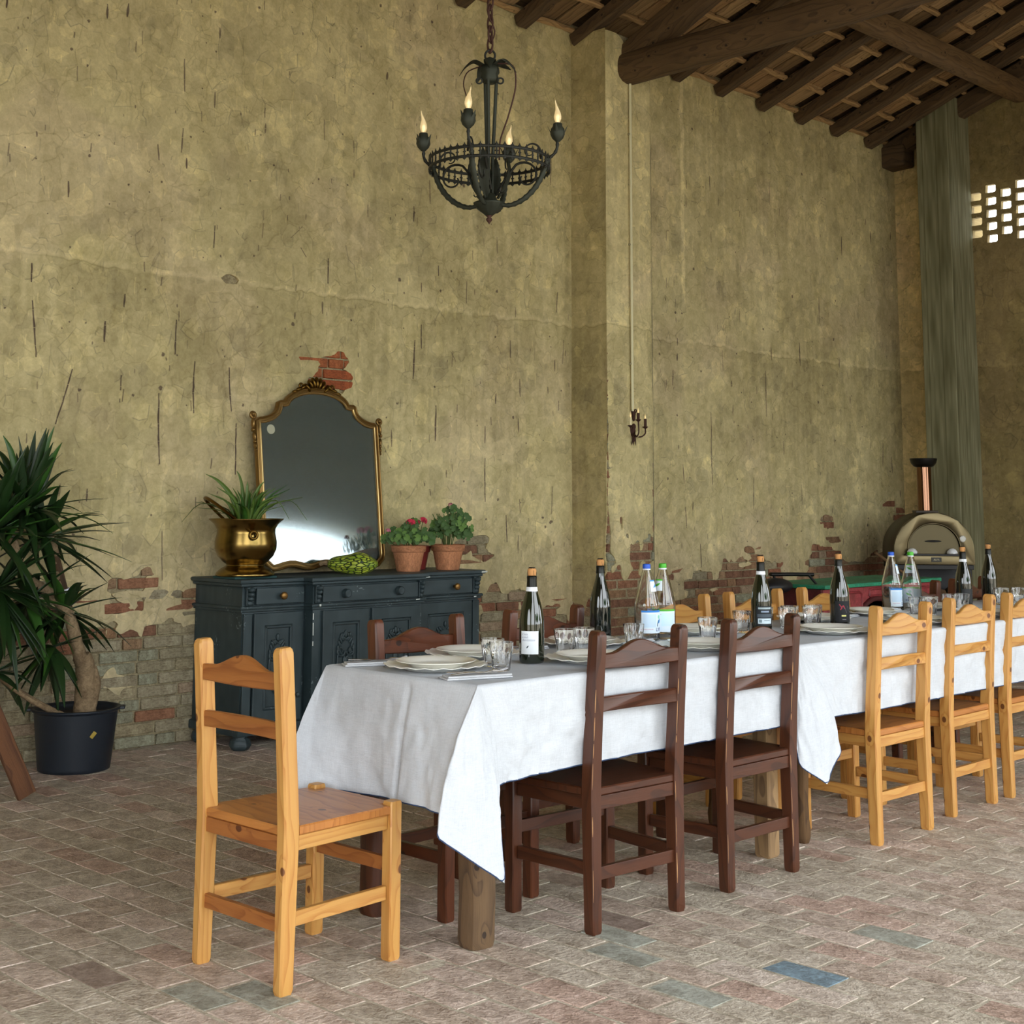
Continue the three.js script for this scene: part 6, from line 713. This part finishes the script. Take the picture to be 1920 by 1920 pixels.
// second chandelier, only its nearest candle reaches into the frame
{ const C = V(6.69, 2.16, -2.41), t = thing('chandelier', 'black iron candle chandelier whose candle bulb shows at the right edge of the photo', 'chandelier', C.toArray());
  mesh('column', lathe([[0, -0.2], [0.012, -0.19], [0.03, -0.16], [0.015, -0.12], [0.02, -0.05], [0.035, 0.0], [0.015, 0.05], [0.012, 0.3], [0.02, 0.34], [0, 0.35]], 20), M.blackMetal, t); for (let k = 0; k < 40; k++) { const g = new THREE.TorusGeometry(0.011, 0.003, 6, 14); g.scale(1, 1.9, 1); const m = mesh('chain_link', g, M.blackMetal, t); m.position.set(0, 0.37 + k * 0.034, 0); m.rotation.y = k % 2 ? 0 : 1.57; }
  for (let k = 0; k < 4; k++) { const a = 2.356 + k * 1.5708 + 0.02, d = V(Math.cos(a), 0, Math.sin(a) * 1), P = (q, y) => d.clone().multiplyScalar(q).setY(y); mesh('arm', tube(curve([P(0.02, 0), P(0.09, -0.1), P(0.17, -0.11), P(0.235, -0.04), P(0.25, 0.02)], 20), 0.007, 8), M.blackMetal, t); const p = P(0.25, 0); mesh('candle_pan', lathe([[0, 0.015], [0.012, 0.016], [0.022, 0.02], [0.018, 0.028], [0.016, 0.036], [0.02, 0.044], [0.03, 0.05], [0.03, 0.054], [0.014, 0.058], [0, 0.058]], 24).translate(p.x, 0, p.z), M.blackMetal, t); mesh('candle_sleeve', lathe([[0, 0.056], [0.0145, 0.056], [0.0145, 0.115], [0, 0.116]], 18).translate(p.x, 0, p.z), M.blackMetal, t); flame(t, p.x, 0.113, p.z, 0.75, 0); } }
// wall sconce and its conduit on the pier
{ const t = thing('wall_sconce', 'small ornate bronze wall sconce with candle sleeves on the pier', 'sconce', [7.875, 1.905, -6.628]); const gB = M.iron;
  mesh('back_plate', [...[[0, 0.10, 0.02, 0.03], [0, 0.07, 0.016, 0.03], [-0.005, -0.03, 0.022, 0.03], [0, 0.0, 0.02, 0.025]].map(([x, y, w, h]) => new THREE.SphereGeometry(1, 12, 8).scale(w, h, 0.012).translate(x, y, 0.01)), ...[-0.018, 0.018].map((x) => new THREE.TorusGeometry(0.012, 0.004, 6, 14).translate(x, 0.118, 0.012))], M.rust, t);
  mesh('tail', [-0.022, -0.006, 0.012].map((x) => blade([V(x * 0.3, -0.06, 0.012), V(x * 0.8, -0.10, 0.014), V(x * 1.7, -0.14, 0.012)], 0.018, { n: 5 })), M.rust, t);
  mesh('flower', [...Array.from({ length: 8 }, (_, k) => new THREE.SphereGeometry(0.007, 8, 6).translate(0.016 * Math.cos(k * 0.785), 0.016 * Math.sin(k * 0.785), 0)), new THREE.SphereGeometry(0.009, 8, 6)].map((g) => g.translate(0.006, -0.055, 0.04)), M.candle, t, 'pale porcelain flower');
  for (const [x, y, z, h, m] of [[-0.125, 0.0, 0.085, 0.06, M.candle], [-0.055, 0.045, 0.10, 0.05, M.rust], [0.085, 0.0, 0.05, 0.06, M.rust]]) { mesh('arm', tube(curve([[0, -0.05, 0.015], [x * 0.5, -0.075, z * 0.6], [x * 0.95, -0.05, z], [x, y - 0.012, z]], 14), 0.0055, 7), M.rust, t); mesh('candle_pan', lathe([[0, -0.014], [0.008, -0.012], [0.02, 0.0], [0.021, 0.003], [0.01, 0.002], [0, 0.003]], 16, (a) => [1 + 0.1 * Math.cos(a * 5), 0]).translate(x, y, z), M.rust, t); mesh('candle_sleeve', lathe([[0, 0], [0.011, 0], [0.011, h], [0, h + 0.001]], 14).translate(x, y, z), m, t); flame(t, x, y + h, z, 0.55, 0); }
  const c = thing('conduit_pipe', 'thin white electrical conduit running down the pier to the sconce', 'pipe', [7.852, 2.02, -6.61]); mesh('pipe', tube([V(0, 0, 0), V(0, 1.2, 0), V(0, 2.52, 0)], 0.0105, 10), std({ color: 0xe6dfb8, roughness: 0.5 }), c); for (const y of [0.35, 1.25, 2.1]) mesh('clip', cbox(0.03, 0.014, 0.022, 0.003, 0, y, -0.006), std({ color: 0xb0a888, roughness: 0.5 }), c); }

// ------------------------------------------------------------ pizza oven, cart and clutter by the far corner
{ const t = thing('pizza_oven', 'copper-fronted domed pizza oven with a chimney on a black stand in the far corner', 'oven', [11.13, 0, -5.99], -0.90); const Y = 0.83, R = 0.335, st = 0.115;
  const arch = (r, s, n = 24, y0 = 0) => { const p = [[-r, y0], [r, y0], [r, s]]; for (let k = 1; k < n; k++) { const a = k / n * Math.PI; p.push([r * Math.cos(a), s + r * 0.98 * Math.sin(a)]); } p.push([-r, s]); return p; };
  const body = extrude(arch(R, st), 0.68, 0.012, [], 2); mesh('dome', toCreasedNormals(body.translate(0, Y, -0.36), 0.5), M.ovenDark, t);
  const fr = extrude(arch(R + 0.004, st), 0.025, 0.006, [arch(0.222, 0.135, 24, 0.085)], 2); mesh('front', toCreasedNormals(fr.translate(0, Y, 0), 0.5), M.copper, t);
  mesh('mouth_rim', tube(arch(0.222, 0.135, 24, 0.085).map((p) => V(p[0], Y + p[1], 0.012)).slice(1), 0.007, 6), M.copper, t);
  mesh('door', toCreasedNormals(extrude(arch(0.216, 0.135, 24, 0.09), 0.012, 0.003).translate(0, Y, -0.012), 0.5), std({ color: 0x5c5238, metalness: 0.6, roughness: 0.45 }), t); mesh('door_handle', new THREE.SphereGeometry(1, 14, 8).scale(0.072, 0.009, 0.012).translate(-0.005, Y + 0.20, 0.0), M.black, t);
  mesh('sill', cbox(0.50, 0.014, 0.07, 0.003, 0, Y + 0.085, 0.03), M.black, t); for (const x of [-0.19, 0.145]) mesh('peg', lathe([[0, 0], [0.045, 0], [0.044, 0.018], [0.03, 0.038], [0.012, 0.046], [0, 0.047]], 18).translate(x, Y + 0.093, 0.035), M.whitePaper, t);
  mesh('gauge', rot(lathe([[0, 0], [0.029, 0], [0.028, 0.012], [0.02, 0.016], [0, 0.016]], 20), Math.PI / 2).translate(0.24, Y + 0.222, 0.012), std({ color: 0xd9d8d0, roughness: 0.35 }), t);
  mesh('badge', cbox(0.085, 0.038, 0.006, 0.002, 0.015, Y + 0.043, 0.016), M.black, t); mesh('badge_face', new THREE.PlaneGeometry(0.08, 0.034).translate(0.015, Y + 0.043, 0.0194), std({ map: canvasTex(160, 68, (g, w, h) => { g.fillStyle = '#26241e'; g.fillRect(0, 0, w, h); g.fillStyle = '#a89c78'; g.font = 'bold 42px sans-serif'; g.textAlign = 'center'; g.fillText('ALFA', w / 2, 50); }), roughness: 0.5 }), t);
  mesh('collar', cbox(0.19, 0.022, 0.19, 0.004, -0.035, Y + st + R + 0.002, -0.16), M.ovenDark, t); mesh('chimney', tube([V(-0.035, Y + st + R, -0.16), V(-0.035, Y + st + R + 0.42, -0.16)], 0.062, 32), M.copperPipe, t); mesh('chimney_cap', lathe([[0.06, 0], [0.085, 0.008], [0.108, 0.035], [0.118, 0.07], [0.118, 0.078], [0.11, 0.078], [0.1, 0.04], [0.07, 0.014], [0, 0.012]], 32).translate(-0.035, Y + st + R + 0.39, -0.16), M.blackMetal, t);
  for (const x of [-0.29, 0.29]) for (const z of [-0.62, -0.04]) mesh('leg', cbox(0.05, Y, 0.05, 0.004, x, Y / 2, z, 'y'), M.blackMetal, t); mesh('stand_top', cbox(0.66, 0.04, 0.68, 0.004, 0, Y - 0.022, -0.34), M.blackMetal, t); mesh('stand_shelf', cbox(0.62, 0.03, 0.62, 0.004, 0, 0.3, -0.34), M.blackMetal, t); mesh('side_panel', box(0.58, 0.46, 0.02, 0, 0.55, -0.6), M.black, t);
  const q = Math.cos(-0.9), s = Math.sin(-0.9), r = rng(3); for (let k = 0; k < 12; k++) { const lx = -0.22 + (k % 4) * 0.145, ly = 0.315 + 0.055 + Math.floor(k / 4) * 0.1, lz = -0.3; const o = thing('firewood_log', 'split firewood log stacked on the shelf under the pizza oven', 'log', [11.13 + lx * q + lz * s, ly, -5.99 - lx * s + lz * q], -0.9, 'firewood under the oven'); mesh('wood', sweep([V(0, 0, -0.2), V(0.004, 0, 0), V(0, 0, 0.2)], () => ring(0.048 + 0.004 * r(), 7)), r() < 0.5 ? M.oldWood : M.board, o); } }
{ const t = thing('cart', 'red cargo cart with a green board on top standing behind the far chairs', 'cart', [8.87, 0, -5.42]); const W = 1.52, D = 0.5, y1 = 0.775;
  mesh('top_board', cbox(W + 0.06, 0.026, D + 0.05, 0.004, 0, 0.79, 0), M.greenTop, t);
  // side panel with wheel arch and pressed frames
  const side = (z) => { const sh = [[-W / 2, 0.22], [-0.40, 0.22]]; for (let k = 0; k <= 16; k++) { const a = Math.PI - k / 16 * Math.PI; sh.push([-0.08 + 0.35 * Math.cos(a), 0.34 + 0.35 * Math.sin(a)]); } sh.push([0.27, 0.22], [W / 2, 0.22], [W / 2, y1], [-W / 2, y1]); const m = mesh('side_panel', uvBox(extrude(sh, 0.02, 0.004), 'x').translate(0, 0, z), M.cartRed, t); for (const [a, b, c, d] of [[-0.70, -0.28, 0.6, 0.74], [-0.18, 0.3, 0.705, 0.755], [0.38, 0.72, 0.4, 0.74]]) { const o = tube([V(a, c, 0), V(a, d, 0), V(b, d, 0), V(b, c, 0), V(a, c, 0)].flatMap((p, i, A) => i ? [A[i - 1].clone().lerp(p, 0.08), A[i - 1].clone().lerp(p, 0.5), A[i - 1].clone().lerp(p, 0.92)] : []).concat([V(lerp(a, a, 0), lerp(c, d, 0.08), 0)]), 0.011, 6, { caps: false, side: V(0, 0, 1) }); mesh('pressed_frame', o.translate(0, 0, z + 0.009 * Math.sign(z)), M.cartRed, m); } mesh('wheel_arch', tube(Array.from({ length: 19 }, (_, k) => { const a = Math.PI - k / 18 * Math.PI; return V(-0.08 + 0.35 * Math.cos(a), 0.34 + 0.35 * Math.sin(a), z + 0.01 * Math.sign(z)); }), 0.02, 8), M.cartRedDark, m); };
  side(D / 2 - 0.02); side(-D / 2 + 0.02); for (const x of [-W / 2, W / 2]) mesh('end_panel', cbox(0.02, y1 - 0.22, D - 0.04, 0.003, x, (y1 + 0.22) / 2, 0), M.cartRedDark, t); mesh('bed', cbox(W, 0.03, D - 0.04, 0.003, 0, 0.4, 0), M.cartRedDark, t);
  for (const z of [D / 2 - 0.05, -D / 2 + 0.05]) { const w = mesh('wheel', new THREE.TorusGeometry(0.262, 0.045, 12, 40).translate(-0.08, 0.307, z), M.rubber, t); mesh('spokes', [rot(new THREE.CylinderGeometry(0.05, 0.05, 0.07, 18), Math.PI / 2).translate(-0.08, 0.307, z), ...Array.from({ length: 12 }, (_, k) => { const a = k / 12 * 6.283; return tube([V(-0.08, 0.307, z), V(-0.08 + 0.235 * Math.cos(a), 0.307 + 0.235 * Math.sin(a), z)], 0.006, 5); })], M.cartRedDark, w); }
  for (const z of [-0.18, 0.18]) mesh('prop_leg', tube([V(0.66, 0, z), V(0.66, 0.4, z)], 0.016, 8), M.blackMetal, t);
  mesh('saddle', [wobble(new THREE.SphereGeometry(1, 20, 12).scale(0.16, 0.055, 0.1), 0.012, 6).translate(-0.98, 0.79, 0.0)], M.black, t); mesh('saddle_post', tube([V(-0.98, 0.76, 0), V(-0.9, 0.35, 0), V(-0.7, 0.3, 0)], 0.025, 8), M.blackMetal, t); mesh('fork', [tube(curve([[-1.05, 0.72, 0], [-1.14, 0.5, 0], [-1.2, 0.24, 0]], 8), 0.02, 8)], M.blackMetal, t); mesh('front_wheel', rot(new THREE.TorusGeometry(0.2, 0.036, 10, 32), 0, 0, 0).translate(-1.2, 0.237, 0), M.rubber, t);
  mesh('handlebar', [tube([V(-1.02, 0.875, 0.0), V(-0.8, 0.87, 0.05), V(-0.66, 0.865, 0.1)], 0.013, 8), tube([V(-0.70, 0.865, 0.09), V(-0.64, 0.79, 0.12)], 0.009, 6), tube([V(-0.98, 0.87, 0.0), V(-0.96, 0.8, 0.0)], 0.009, 6)], M.blackMetal, t); }
{ const t = thing('pizza_peel', 'long wooden peel handle slanting down beside the pizza oven', 'peel', [10.55, 0, -6.1]); mesh('handle', tube([V(0.0, 0.94, -0.12), V(0.33, 0.72, 0.02), V(0.62, 0.52, 0.15)], 0.013, 9), M.oldWood, t); mesh('rest', cbox(0.12, 0.72, 0.1, 0.004, 0.34, 0.345, 0.02, 'y'), M.blackMetal, t); }
renderer.render(scene, camera);
